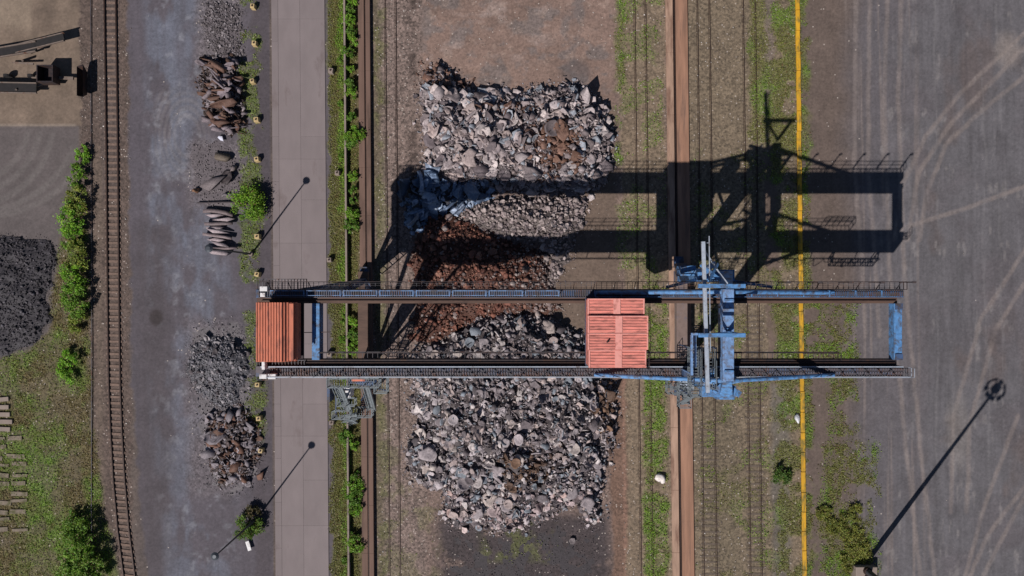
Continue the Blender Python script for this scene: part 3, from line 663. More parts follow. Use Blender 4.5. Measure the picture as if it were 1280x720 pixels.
# ------------------------------------------------------------------ trolley
tx0, tx1, ty0, ty1 = 7.0, 12.6, -.96, -7.4
tr = empty('crane_trolley', (9.8,-4.2,18.9), 'salmon roofed trolley house riding across both crane girders', 'crane trolley')
MB().box(tx0+.1,tx1-.1,-1.0,-7.5,18.95,19.5).build('frame', M['dullblue'], tr, bevel=.03)
MB().box(tx0+.12,tx1-.25,ty0-.12,ty1+.12,19.5,21.95).build('house', M['salmon'], tr, bevel=.02)
def roof(x0,x1,y0,y1,z,nm='roof_panel'):
    m_ = MB(); m_.box(x0,x1,y1,y0,z-.1,z)
    xc = (x0+x1)/2+.05
    r = m_.build(nm, M['salmon'], tr, bevel=.01)
    m2 = MB(); m2.box(xc-.3,xc+.35,y1+.02,y0-.02,z+.003,z+.09)
    for a,b in ((x0+.01,x0+.14),(x1-.14,x1-.01)): m2.box(a,b,y1+.02,y0-.02,z+.003,z+.07)
    m2.box(x0+.15,xc-.31,y0-.12,y0-.02,z+.003,z+.07); m2.box(xc+.36,x1-.15,y0-.12,y0-.02,z+.003,z+.07)
    q = m2.build('trim', M['salmonlight'], r, local=False)
    for vtx in q.data.vertices: vtx.co -= tr.location
    m3 = MB(); n = max(3, round((y0-y1)/.27))
    for i in range(1, n):
        y = y0+(y1-y0)*i/n
        for a,b in ((x0+.16,xc-.32),(xc+.37,x1-.16)): m3.box(a,b,y-.035,y+.035,z+.003,z+.05)
    q = m3.build('rib', M['salmon'], r, local=False)
    for vtx in q.data.vertices: vtx.co -= tr.location
roof(tx0,tx1-.3,-.96,-2.42,22.0); roof(tx0,tx1,-2.55,-4.16,22.2); roof(tx0,tx1,-4.18,-5.72,22.18); roof(tx0+.1,tx1-.15,-5.74,-7.4,22.05)
MB().tube((8.8,-5.0,22.2),(8.9,-4.9,22.5),.08).build('vent', M['black'], tr)
MB().rail([(12.7,-6.0,19.2),(13.1,-6.0,19.2),(13.1,-7.6,19.2),(12.7,-7.6,19.2)],1.1,.6,.03).build('railing', M['darksteel'], tr)
for y in (-1.22,-7.3):
    for x in (7.6,8.4,11.2,12.0): MB().tube((x,y-.07,19.0),(x,y+.07,19.0),.2,n=12).build('wheel', M['railsteel'], tr)
cb = MB().box(10.4,13.3,-4.6,-7.0,14.4,17.3).build('cabin', M['salmon'], tr, bevel=.05)
q = MB().box(13.31,13.36,-4.8,-6.8,15.3,16.9).box(10.6,13.1,-7.06,-7.01,15.3,16.9).build('window', M['glass'], cb, local=False)
for vtx in q.data.vertices: vtx.co -= tr.location
MB().bar((10.8,-5,17.3),(10.8,-5,19),.3).bar((12,-5,17.3),(12,-5,19),.3).bar((11,-6.5,17.3),(11,-6.5,19),.3).build('hanger', M['dullblue'], tr)
gb = empty('grab_bucket', (12.6,-3.4,8), 'dark clamshell grab hanging on ropes below the trolley', 'grab')
m_ = MB(); m_.box(11.2,13.9,-2.5,-4.3,12.3,13.6); m_.box(11.8,13.8,-2.3,-4.5,11.2,12.2)
m_.build('head', M['darksteel'], gb, bevel=.05)
m_ = MB()
for s in (-1,1):
    m_.add([(12.9,-1.9,8.6),(12.9,-4.9,8.6),(12.9+s*1.7,-4.9,9.6),(12.9+s*1.7,-1.9,9.6),(12.9+s*.1,-1.9,10.8),(12.9+s*.1,-4.9,10.8)],[(0,1,2,3),(3,2,5,4),(0,3,4),(1,5,2),(0,4,5,1)])
    m_.bar((12.9+s*1.4,-3.4,9.8),(12.9+s*.5,-3.4,12.2),.25)
m_.build('jaw', M['darksteel'], gb)
m_ = MB()
for x,y in ((11.4,-2.7),(11.4,-4.1),(12.4,-2.7),(12.4,-4.1)): m_.tube((x+.6,y,13.6),(x-.9,y,19.4),.03,n=5)
m_.build('rope', M['black'], gb)

# ------------------------------------------------------------------ rock / scrap shapes
import bmesh
def ico(sub):
    bm = bmesh.new(); bmesh.ops.create_icosphere(bm, subdivisions=sub, radius=1); bm.verts.ensure_lookup_table()
    V = np.array([v.co for v in bm.verts]); Fc = np.array([[v.index for v in f.verts] for f in bm.faces]); bm.free(); return V, Fc
IV, IF = ico(2); IV1, IF1 = ico(1)
def lump(rg, fine=False):
    V = (IV if fine else IV1).copy(); Fc = IF if fine else IF1
    for _ in range(9):
        n = rg.normal(size=3); n /= np.linalg.norm(n); d = rg.uniform(.45,.85); k = V@n-d; V -= np.outer(np.clip(k,0,None), n)
    V *= rg.uniform(.5,1.25,3)*np.array([1,1,.6]); V += rg.normal(size=V.shape)*.05
    return V, Fc
def disc_grid(rg, prof, n=12, thick=.08, irregular=.2, bend=.3, rn=.04):
    """closed radial slab; prof = [(r,z)...]"""
    rad = 1+irregular*rg.normal(size=n)*.8; rad = np.clip(rad,.5,1.4); rows = []
    ang = np.linspace(0,2*PI,n,endpoint=False)+rg.normal(size=n)*.08; bd = rg.uniform(0,PI); bs = bend*rg.normal()
    for side in (1,-1):
        for r,z in (prof if side == 1 else prof[::-1]):
            x = r*rad*np.cos(ang); y = r*rad*np.sin(ang); u = x*math.cos(bd)+y*math.sin(bd)
            rows.append(np.stack([x,y,z+bs*u*u+side*thick/2+rg.normal(size=n)*rn*(r>0.05)],-1))
    V = np.concatenate(rows); k = len(rows); Fc = []
    for i in range(k-1):
        for j in range(n):
            a=i*n+j; b=i*n+(j+1)%n; c=(i+1)*n+(j+1)%n; d=(i+1)*n+j; Fc += [[a,d,c],[a,c,b]]
    if prof[0][0] > .05:
        for j in range(n):
            a=(k-1)*n+j; b=(k-1)*n+(j+1)%n; c=(j+1)%n; d=j; Fc += [[a,d,c],[a,c,b]]
    return V, np.array(Fc)
def plate(rg): return disc_grid(rg, [(.01,0),(.6,0),(1,0)], int(rg.integers(5,9)), .08, .45, .35, .05)
def sheet(rg): return disc_grid(rg, [(.01,0),(.5,0),(1,0)], 8, .04, .5, .8, .16)
def bowl(rg): return disc_grid(rg, [(.01,0),(.3,.0),(.72,.1),(.95,.24),(1,.2)], 16, .12, .07, .05, .02)
def ring(rg): return disc_grid(rg, [(.42,0),(.6,.1),(.95,.1),(1,.0)], 16, .14, .06, .05, .02)
def barp(rg):
    n=5; V=[]; b=rg.normal()*.12; w=rg.uniform(.12,.2)
    for i in range(n):
        t=i/(n-1)*2-1
        for a,c in ((-1,-1),(1,-1),(1,1),(-1,1)): V.append([t*1.25, a*w+b*t*t+rg.normal()*.02, c*w*.8+rg.normal()*.02])
    Fc=[]
    for i in range(n-1):
        for j in range(4):
            a=i*4+j; bb=i*4+(j+1)%4; c=bb+4; d=a+4; Fc+=[[a,bb,c],[a,c,d]]
    Fc+=[[0,2,1],[0,3,2],[n*4-4,n*4-3,n*4-2],[n*4-4,n*4-2,n*4-1]]
    return np.array(V), np.array(Fc)
def block(rg):
    """broken slab: an irregular prism with a skewed outline"""
    n = rg.integers(4,7); ang = np.sort((np.arange(n)+rg.uniform(-.3,.3,n))*2*PI/n); rad = rg.uniform(.75,1.15,n); h = rg.uniform(.12,.3)
    base = np.stack([rad*np.cos(ang), rad*np.sin(ang)*.8, np.zeros(n)],-1); sl = rg.normal(size=2)*.08
    top = base*rg.uniform(.88,1,(n,1))+np.array([rg.normal()*.05,rg.normal()*.05,0]); top[:,2] = h+top[:,0]*sl[0]+top[:,1]*sl[1]; base[:,2] = -h
    V = np.concatenate([base,top]); Fc = []
    for i in range(1,n-1): Fc += [[0,i+1,i],[n,n+i,n+i+1]]
    for i in range(n): j=(i+1)%n; Fc += [[i,j,n+j],[i,n+j,n+i]]
    return V, np.array(Fc)
rgp = np.random.default_rng(5)
PRO = {'lump':[lump(rgp) for _ in range(14)], 'biglump':[lump(rgp,True) for _ in range(8)], 'plate':[plate(rgp) for _ in range(14)], 'sheet':[sheet(rgp) for _ in range(12)],
       'bowl':[bowl(rgp) for _ in range(5)], 'ring':[ring(rgp) for _ in range(3)], 'bar':[barp(rgp) for _ in range(8)], 'block':[block(rgp) for _ in range(16)]}
def rotm(rg, tilt):
    """random spin then tilt of the up axis by about `tilt` rad"""
    a = rg.uniform(0,2*PI); b = rg.uniform(0,2*PI); t = rg.normal()*tilt
    return np.array(Matrix.Rotation(t,3,Vector((math.cos(b),math.sin(b),0)))@Matrix.Rotation(a,3,'Z'))
class Heap:
    def __init__(s): s.V=[]; s.F=[]; s.T=[]; s.n=0
    def add(s, V, Fc, tint):
        s.V.append(V); s.F.append(Fc+s.n); s.n += len(V); s.T.append(np.broadcast_to(np.asarray(tint), V.shape))
    def build(s, name, m): return mesh_np(name, np.concatenate(s.V), np.concatenate(s.F), np.concatenate(s.T), m)
def heap(name, poly, hmax, slope, specs, label, cat, material='chunk', base=(60,52,52), top=None, edge=3, seed=1, individual=None, hnoise=.5, tintf=None):
    rg = np.random.default_rng(seed)
    ps = np.array(poly); x0,y0 = ps.min(0)-8; x1,y1 = ps.max(0)+8
    gx = np.arange(x0,x1,2.5); gy = np.arange(y0,y1,2.5); QX,QY = np.meshgrid(gx,gy)
    def hf(px,py):
        w = px+9*(fbm(px/14,py/14,seed+70)-.5)*2; v = py+9*(fbm(px/14,py/14,seed+71)-.5)*2
        d = poly_sd(w,v,poly)*.1
        return np.where(d>0, hmax*(1-np.exp(-np.clip(d,0,None)/slope))*(1+hnoise*(fbm(px/26,py/26,seed+72)-.5)*2), -.25), d
    h,_ = hf(QX,QY); h = h+min(.25,hmax*.25)*(fbm(QX/4,QY/4,seed+5)-.5)*(h>0)
    H_ = Heap(); ny_,nx_ = QX.shape; id_ = np.arange(nx_*ny_).reshape(ny_,nx_)
    Vb = np.stack([(QX-640)*.1,(360-QY)*.1,h-.05],-1).reshape(-1,3)
    q = np.stack([id_[:-1,:-1],id_[1:,:-1],id_[1:,1:],id_[:-1,1:]],-1).reshape(-1,4)
    keep = (Vb[q][:,:,2].max(1) > -.2); q = q[keep]
    tb = np.array(lin(*base))*(1+.3*(rg.random(len(Vb))[:,None]-.5))
    H_.add(Vb, np.concatenate([q[:,[0,1,2]],q[:,[0,2,3]]]), tb)
    inds = []
    for kinds, n, smin, smax, cols, tilt, lift in specs:
        CX = rg.uniform(x0,x1,n*4); CY = rg.uniform(y0,y1,n*4); CH,CD = hf(CX,CY); kp = np.where(CD > -.05*edge-rg.random(n*4)*.1*edge)[0][:n]
        for ci in kp:
            px,py,hh,d = float(CX[ci]),float(CY[ci]),float(CH[ci]),float(CD[ci])
            kd = kinds[rg.integers(len(kinds))]; V,Fc = PRO[kd][rg.integers(len(PRO[kd]))]
            s = smin+(smax-smin)*rg.random()**2.2
            if d < .2: s *= .55 if d > -.2 else .32
            c = np.array(lin(*cols[rg.integers(len(cols))]))*rg.uniform(.75,1.2)
            if tintf is not None: c = tintf(px,py,c,rg)
            R = rotm(rg, tilt); z = max(hh,0)+lift*s*(.4+.6*rg.random())
            W = (V*s)@R.T
            pos = np.array([(px-640)*.1,(360-py)*.1,z])
            if individual and kinds is individual['kinds'] and d > .1: inds.append((W,Fc,c,pos,s)); continue
            H_.add(W+pos, Fc, c)
    o = H_.build(name, M[material]); tag(o, label, cat, kind='stuff')
    if individual:
        inds.sort(key=lambda a:-a[4])
        for W,Fc,c,pos,s in inds:
            q = mesh_np(individual['name'], W, Fc, np.broadcast_to(c, W.shape), M[material]); q.location = pos; tag(q, individual['label'], individual['cat'], individual['group'])
    return o

GREYS = [(168,156,158),(152,140,142),(134,122,124),(182,170,170),(118,106,108),(158,142,140),(96,86,90)]
GREYS2 = [(168,158,162),(150,140,144),(132,122,126),(182,172,172),(114,104,108),(160,144,142),(92,84,88),(122,128,138)]
NP = [(530,88),(548,80),(566,98),(592,116),(640,116),(690,108),(716,108),(752,128),(766,160),(764,200),(752,222),(735,240),(700,248),(620,238),(560,236),(528,225),(532,180),(530,140),(524,115)]
def n_tint(px,py,c,rg):
    r = math.exp(-((px-695)**2/500+(py-185)**2/700))*1.1+(.6 if (px<600 and py<112) else 0)+.5*math.exp(-((px-640)**2/1500+(py-138)**2/80))
    if rg.random() < r: return np.array(lin(*[(104,76,64),(92,68,60),(122,92,80)][rg.integers(3)]))*rg.uniform(.8,1.2)
    if rg.random() < .12: return np.array(lin(138,142,152))*rg.uniform(.8,1.25)
    return c
NI = ['plate','block','sheet','plate','sheet','bowl','bar','block']
heap('scrap_heap', NP, 2.6, 2.2, [(['lump','block','plate','bar','sheet'],5600,.08,.30,GREYS,.9,.35),(['plate','sheet','block','bar','plate'],2100,.26,.68,GREYS,.7,.6),(NI,105,.55,1.1,GREYS,.35,.55)],
     'mass of small grey steel scrap in the upper heap, north of the red lumps','scrap heap', seed=2, tintf=n_tint, edge=9, base=(82,74,76),
     individual=dict(kinds=NI,name='scrap_piece',label='large plate or lump of skull scrap lying on the upper grey heap',cat='scrap piece',group='large scrap pieces on the upper grey heap'))
# dark blue crumpled sheets, west edge, in crane shade
SP = [(512,222),(560,216),(612,226),(616,248),(585,262),(545,268),(528,290),(514,285),(506,255)]
SI = ['sheet','sheet','bar']
BLU = [(120,140,170),(100,120,150),(140,156,180),(150,162,184),(84,98,122)]
heap('sheet_metal_heap', SP, 3.0, 2.0, [(['sheet','plate','bar'],350,.2,.55,BLU,.6,.4),(SI,38,.6,1.3,BLU,.6,.7)], 'tangle of small bluish sheet offcuts at the left edge of the upper heap','scrap heap', 'shinychunk', seed=3, base=(52,52,60),
     individual=dict(kinds=SI,name='sheet_metal_scrap',label='large bluish crumpled sheet on the tangle at the left edge of the upper heap',cat='sheet scrap',group='large bluish sheets on the left tangle'))
# pale slag fragments
LP = [(575,262),(600,250),(660,246),(732,244),(733,262),(722,290),(706,330),(694,356),(684,350),(690,325),(676,308),(640,304),(600,292),(560,272)]
heap('slag_heap', LP, 1.7, 1.8, [(['lump','block','plate'],1500,.12,.44,[(156,142,140),(138,124,124),(122,108,108),(166,152,150)],.8,.35)], 'band of pale grey broken slag between the upper scrap heap and the red brown lumps','slag heap', seed=4, edge=8, base=(96,86,84))
# red brown ore
RP = [(520,275),(548,262),(590,272),(640,300),(690,320),(688,352),(700,372),(704,392),(650,396),(600,402),(566,418),(530,430),(512,424),(520,380),(514,330)]
RED = [(110,68,56),(96,58,48),(122,78,64),(84,52,44),(132,94,80)]
def r_tint(px,py,c,rg):
    q = sst(640, 720, px+py*.1-10+30*(float(fbm(px/12,py/12,77))-.5))*.9+.12
    if rg.random() < q: return np.array(lin(*[(150,136,132),(120,104,102),(96,82,80)][rg.integers(3)]))*rg.uniform(.8,1.15)
    return c*(.7+.6*float(fbm(px/14,py/14,78)))
heap('ore_heap', RP, 1.9, 2.4, [(['lump','block'],3400,.10,.30,RED,.8,.4),(['biglump'],260,.35,.6,RED,.5,.4)], 'heap of red brown lumps under the crane','ore heap', seed=5, base=(78,48,38), tintf=r_tint)
# southern heap
SPY = [(520,440),(548,424),(570,412),(598,396),(640,390),(684,392),(716,410),(742,432),(764,470),(770,520),(764,560),(752,590),(752,650),(738,655),(716,628),(690,640),(650,662),(612,662),(566,656),(552,640),(556,618),(528,606),(508,590),(510,560),(520,530),(514,500)]
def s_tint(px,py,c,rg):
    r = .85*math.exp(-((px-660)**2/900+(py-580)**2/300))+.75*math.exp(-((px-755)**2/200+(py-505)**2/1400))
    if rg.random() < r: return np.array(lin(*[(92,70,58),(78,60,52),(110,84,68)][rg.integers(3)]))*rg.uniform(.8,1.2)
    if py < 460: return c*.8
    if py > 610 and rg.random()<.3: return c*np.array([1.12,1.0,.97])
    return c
SI2 = ['plate','block','biglump','bowl','sheet','bowl','plate','plate','block','bowl','sheet','plate']
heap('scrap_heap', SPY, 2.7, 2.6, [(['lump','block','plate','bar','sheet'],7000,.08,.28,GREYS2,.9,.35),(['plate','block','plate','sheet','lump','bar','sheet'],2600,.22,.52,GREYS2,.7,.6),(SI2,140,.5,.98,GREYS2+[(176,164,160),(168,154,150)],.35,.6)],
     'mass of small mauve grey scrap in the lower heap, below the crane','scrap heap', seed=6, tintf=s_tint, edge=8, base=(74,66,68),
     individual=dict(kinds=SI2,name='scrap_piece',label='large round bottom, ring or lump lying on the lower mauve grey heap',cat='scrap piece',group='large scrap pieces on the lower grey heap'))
# coal / slag gravel
heap('coal_heap', [(max(a,-80),b) for a,b in COAL], 1.0, 2.4, [(['lump'],5200,.06,.17,[(70,64,70),(56,52,58),(88,82,88),(46,42,46)],.8,.3),(['lump','block'],500,.15,.34,[(70,64,70),(84,80,86),(48,44,48)],.8,.3)], 'dark gravelly coal heap at the left picture edge','coal heap', seed=8, base=(54,50,56), edge=4, hnoise=.8)
heap('gravel_heap', [(238,432),(262,418),(296,418),(312,436),(312,468),(300,500),(286,512),(262,506),(244,486),(232,460)], 1.1, 1.8, [(['lump'],2400,.06,.2,[(122,120,128),(98,96,104),(140,136,140),(74,70,76)],.8,.3),(['block','plate'],260,.15,.4,[(110,106,114),(140,134,138),(84,76,80)],.8,.3)], 'low blue grey gravel heap between yard and kerb blocks','gravel heap', seed=9, base=(84,82,88), edge=7, hnoise=1.1)
heap('rubble_scatter', [(252,4),(300,2),(304,60),(300,90),(262,72),(250,40)], .2, 1, [(['lump','plate'],2200,.04,.18,[(138,130,134),(104,96,98),(84,76,78)],.8,.3)], 'thin scatter of rubble above the dark steel slab heap','rubble', seed=10, base=(96,88,92))
heap('rubble_scatter', [(240,180),(292,178),(304,215),(300,262),(262,262),(242,240)], .12, 1, [(['lump'],700,.05,.16,[(130,122,124),(104,96,98),(84,76,78)],.8,.3)], 'thin scatter of rubble around the tilted dark plates','rubble', seed=12, base=(96,88,92))
heap('cinder_bed', [(552,655),(600,664),(650,664),(715,640),(750,660),(748,790),(554,790)], .03, 1, [(['lump'],2800,.03,.10,[(70,62,66),(52,46,50),(120,110,110)],.8,.3)], 'flat dark cinder bed below the lower heap','cinders', seed=13, base=(56,50,54))

# --- smaller piles with individually placed pieces, left yard
def piece(name, protos, px, py, z, s, sc, rz, colr, label, cat, group, tilt=.2, seed=0, mt='chunk'):
    rg = np.random.default_rng(seed); V,Fc = PRO[protos][seed % len(PRO[protos])]; V = V*s*np.array(sc)
    R = np.array(Matrix.Rotation(rg.normal()*tilt,3,'X')@Matrix.Rotation(rg.normal()*tilt,3,'Y')@Matrix.Rotation(rz,3,'Z'))
    q = mesh_np(name, V@R.T, Fc, np.broadcast_to(np.array(lin(*colr))*rg.uniform(.8,1.15), V.shape), M[mt]); p = P(px,py,z); q.location = p
    return tag(q, label, cat, group)
rg = np.random.default_rng(77)
for i in range(78):     # upper dark slab heap
    px = rg.normal(276,13); py = rg.uniform(74,166); px = min(max(px,256),304); px += (py-120)*.08
    br = rg.random() < .45
    piece('steel_slab', ['block','block','bar','block','plate'][i%5], px, py, .3+1.2*math.exp(-((px-278)**2)/250)*rg.random()+.2, rg.uniform(.4,.9), (1.5,.62,1.3), rg.uniform(-.9,.4), (96,70,60) if br else (124,112,118), 'brown or grey steel slab piece in the upper left dark heap beside the kerb blocks', 'steel slab', 'slab pieces in the upper left heap', .45, i)
heap('slab_debris', [(256,72),(296,70),(304,110),(308,160),(286,172),(258,150),(248,110)], .9, 1.5, [(['block','plate','bar','sheet'],900,.12,.42,[(104,94,98),(84,62,52),(136,126,130),(60,48,46)],.8,.45)], 'small debris under the upper left heap of steel slabs','debris', seed=14, base=(64,54,54))
heap('rubble_scatter', [(232,405),(300,396),(322,430),(322,520),(334,600),(300,626),(258,612),(240,520)], .05, 1, [(['lump','plate'],1500,.03,.14,[(136,128,132),(108,102,108),(84,78,82)],.8,.3)], 'thin scatter of rubble around the gravel heap and lower scrap heap','rubble', seed=21, base=(100,94,98))
piece('white_board', 'plate', 275, 173, .3, .7, (1.1,.7,.6), -.5, (190,190,205), 'white bent plate at the foot of the upper left slab heap', 'plate', None, .15, 3)
for i,(px,py,s,sc,rz,c,lb) in enumerate([(279,196,1.1,(1.1,.8,.8),-.3,(110,98,88),'rough brown grey slab below the upper left heap'),(268,228,1.5,(1.3,.7,.8),.35,(112,102,104),'large tilted grey plate above the round bush'),(283,222,1.0,(.7,1.2,.8),-.3,(60,52,54),'dark folded plate beside the round bush'),(245,238,.75,(1,.9,1),.2,(134,98,74),'tan boulder left of the tilted grey plate'),(281,243,.6,(.5,1.4,.9),.1,(124,116,120),'narrow grey bar below the tilted grey plate'),(292,210,.6,(1,.8,.8),.9,(120,108,108),'small grey lump right of the tilted plate')]):
    piece('steel_slab', ['block','block','sheet','biglump','bar','block'][i], px, py, .45, s, sc, rz, c, lb, 'steel slab', None, .25, i+60)
piece('steel_rod', 'bar', 271, 253, .3, 1.5, (1.3,.35,.35), 0.02, (60,52,56), 'thin dark rod lying above the bundle of pale bars', 'rod', None, .02, 3)
for i in range(11):     # pale bars
    py = 264+i*5.2; px = 271+rg.normal()*3; L = rg.uniform(1.3,1.9)
    piece('cast_bar', ['bar','block','block'][i%3], px, py, .4+.3*rg.random(), 1.0, ((L*.85,1.3,1.3) if i%3==0 else (L*.95,.36,.9)), rg.uniform(-.22,.08), (152,138,142) if i%3 else (118,104,106), 'pale grey rough bar in the bundle under the upper street lamp', 'cast bar', 'pale bars under the upper lamp', .08, i+200)
for i in range(42):     # lower scrap heap
    px = rg.normal(291,15); py = rg.uniform(514,600); px = min(max(px,262),326)
    br = rg.random() < .4
    piece('scrap_block', ['block','plate','block'][i%3], px, py, .25+.5*rg.random(), rg.uniform(.4,1.0), (1.2,.8,.8), rg.uniform(0,3), (104,74,62) if br else (124,116,122), 'rusty or grey block in the lower left scrap heap beside the kerb blocks', 'scrap block', 'blocks in the lower left scrap heap', .4, i+300)
heap('scrap_debris', [(258,515),(300,508),(322,530),(330,570),(310,604),(278,610),(262,580)], .8, 1.5, [(['block','plate','bar','sheet'],1300,.1,.38,[(116,108,114),(88,64,54),(144,136,142),(66,54,54)],.8,.4)], 'small debris under the lower left scrap heap','debris', seed=15, base=(70,62,62))

# loose pale stones
piece('boulder', 'biglump', 825.5, 598, .3, .65, (1,1,.9), 0, (214,204,200), 'white boulder on the green strip beside the rust slab', 'boulder', None, .2, 2)
piece('pale_block', 'biglump', 996.5, 523, .2, .6, (.7,1.4,.7), .1, (196,196,200), 'white oblong block against the yellow barrier', 'block', None, .05, 4)
piece('boulder', 'biglump', 848.5, 491, .6, .45, (1,1.2,.9), .2, (220,196,186), 'pinkish boulder at the foot of the right crane leg', 'boulder', None, .1, 5)
piece('boulder', 'bowl', 715.5, 676, .2, .42, (1,1,1), .2, (124,114,116), 'small grey disc on the dark cinder bed below the lower heap', 'scrap disc', None, .1, 1)
H_ = Heap(); n = 0
zones = [(484,528,-20,740,900),(776,836,-20,740,600),(868,960,-20,740,1300),(466,483,-20,740,300),(528,770,0,80,250),(100,132,60,200,350),(150,165,0,740,250),(700,770,250,400,80),(1100,1270,0,720,25),(870,925,600,740,220),(475,545,600,740,200)]
for x0,x1,y0,y1,k in zones:
    for _ in range(k):
        px=rg.uniform(x0,x1); py=rg.uniform(y0,y1); V,Fc=PRO['lump'][rg.integers(14)]; s=.03+.10*rg.random()**4
        c=np.array(lin(*[(176,164,156),(150,136,128),(120,106,100),(200,192,188)][rg.integers(4)]))*rg.uniform(.7,1.1)
        H_.add(V*s+np.array([(px-640)*.1,(360-py)*.1,.01]),Fc,c)
o = H_.build('loose_stones', M['chunk']); tag(o,'loose pale stones scattered over the track beds','stones',kind='stuff')

# ------------------------------------------------------------------ stacked concrete sleepers at lower left
for i in range(22):
    colm = i % 2; row = i//2; px = (2 if colm == 0 else 25)+rg.normal()*1.0; py = 548+row*11.3+rg.normal()*1.0
    if i in (3, 12, 19): continue
    if row < 3: px -= 6
    c = G(px, py, .0+.06*rg.random()); t = MB(); a = rg.normal()*.05; d = Vector((rg.uniform(.85,1.2),a,0))
    t.bar((0-d.x,-d.y,0),(d.x,d.y,0),.55 if i%3 else .38,.2); o = t.build('old_sleeper', M['oldsleeper'], bevel=.03); o.location = c
    tag(o, 'weathered concrete sleeper lying in the overgrown rows at lower left', 'sleeper', 'old concrete sleepers at lower left')
for i in range(5):
    c = G(-2+rg.normal()*2, 500+i*9, .12); o = MB().bar((-1.6,0,0),(1.6,.06,0),.55,.2).build('paving_slab', M['concrete'], bevel=.03); o.location = c; o.rotation_euler.z = rg.normal()*.05
    tag(o, 'broken pale concrete slab above the old sleepers at the left edge', 'concrete slab', 'broken slabs above the old sleepers')

# ------------------------------------------------------------------ mobile screening machine at top left
t = empty('screening_machine', P(60,85), 'dark mobile screening machine with two long conveyors at top left', 'screening machine')
KZ = .3
def pb(m_, a, b, w, h): m_.bar(P(a[0],a[1],a[2]*KZ), P(b[0],b[1],b[2]*KZ), w, h*.6)
m_ = MB(); pb(m_,(-60,75,3.2),(45,58,4.2),1.3,.25); o = m_.build('conveyor', M['black'], t)
m_ = MB(); pb(m_,(-60,70,3.5),(45,52,4.5),.12,.5); pb(m_,(-60,81,3.5),(45,64,4.5),.12,.5); q=m_.build('side_frame', M['beige'], t)
m_ = MB(); pb(m_,(20,61,3.6),(80,46,5.0),1.1,.25); m_.build('conveyor', M['black'], t)
m_ = MB(); pb(m_,(20,56,3.9),(80,41,5.2),.1,.4); pb(m_,(20,66,3.9),(80,51,5.2),.1,.4); m_.build('side_frame', M['beige'], t)
m_ = MB(); pb(m_,(-60,108,2.8),(46,110,3.6),1.2,.25); m_.build('conveyor', M['black'], t)
m_ = MB(); pb(m_,(-60,102,3.1),(46,104,3.9),.12,.4); pb(m_,(-60,114.5,3.1),(46,116.5,3.9),.12,.4); m_.build('side_frame', M['beige'], t)
m_ = MB(); pb(m_,(40,96,1.6),(92,98,2.4),.35,.35); pb(m_,(45,108,1.2),(70,100,2.0),.2,.2); pb(m_,(46,62,4),(70,50,3),.15,.15); pb(m_,(15,78,1.0),(42,80,3.2),.2,.2)
for x,y in ((38,66),(50,92),(20,112),(28,76)): m_.bar(P(x,y,0),P(x,y,1.3),.2)
m_.build('chassis', M['beige'], t)
a = P(33,75,3.6); b = P(54,97,3.6); m_ = MB(); m_.box(a.x,a.x+.12,b.y,a.y,.5,1.9); m_.box(b.x-.12,b.x,b.y,a.y,.5,1.9); m_.box(a.x+.125,b.x-.125,a.y,a.y-.12,.5,1.9); m_.box(a.x+.125,b.x-.125,b.y,b.y+.12,.5,1.9); m_.box(a.x+.13,b.x-.13,b.y+.13,a.y-.13,.5,.8)
m_.build('screen_box', M['darksteel'], t)
m_ = MB(); a = P(90,80,2.2); b = P(98,117,2.2)
m_.add([(a.x,a.y,1.3),(b.x+.1,a.y+.2,1.5),(b.x+.1,b.y-.2,1.5),(a.x,b.y,1.3),(a.x+.3,a.y-.5,.3),(b.x-.1,a.y-.4,.3),(b.x-.1,b.y+.4,.3),(a.x+.3,b.y+.5,.3)],[(4,5,6,7),(0,1,5,4),(1,2,6,5),(2,3,7,6),(3,0,4,7)])
m_.build('hopper', M['darksteel'], t)
m_ = MB()
for y in (60,95,112):
    for x in (10,40): MB().tube(P(x,y,.5)+Vector((0,-.15,0)),P(x,y,.5)+Vector((0,.15,0)),.5,n=16).build('wheel', M['black'], t)

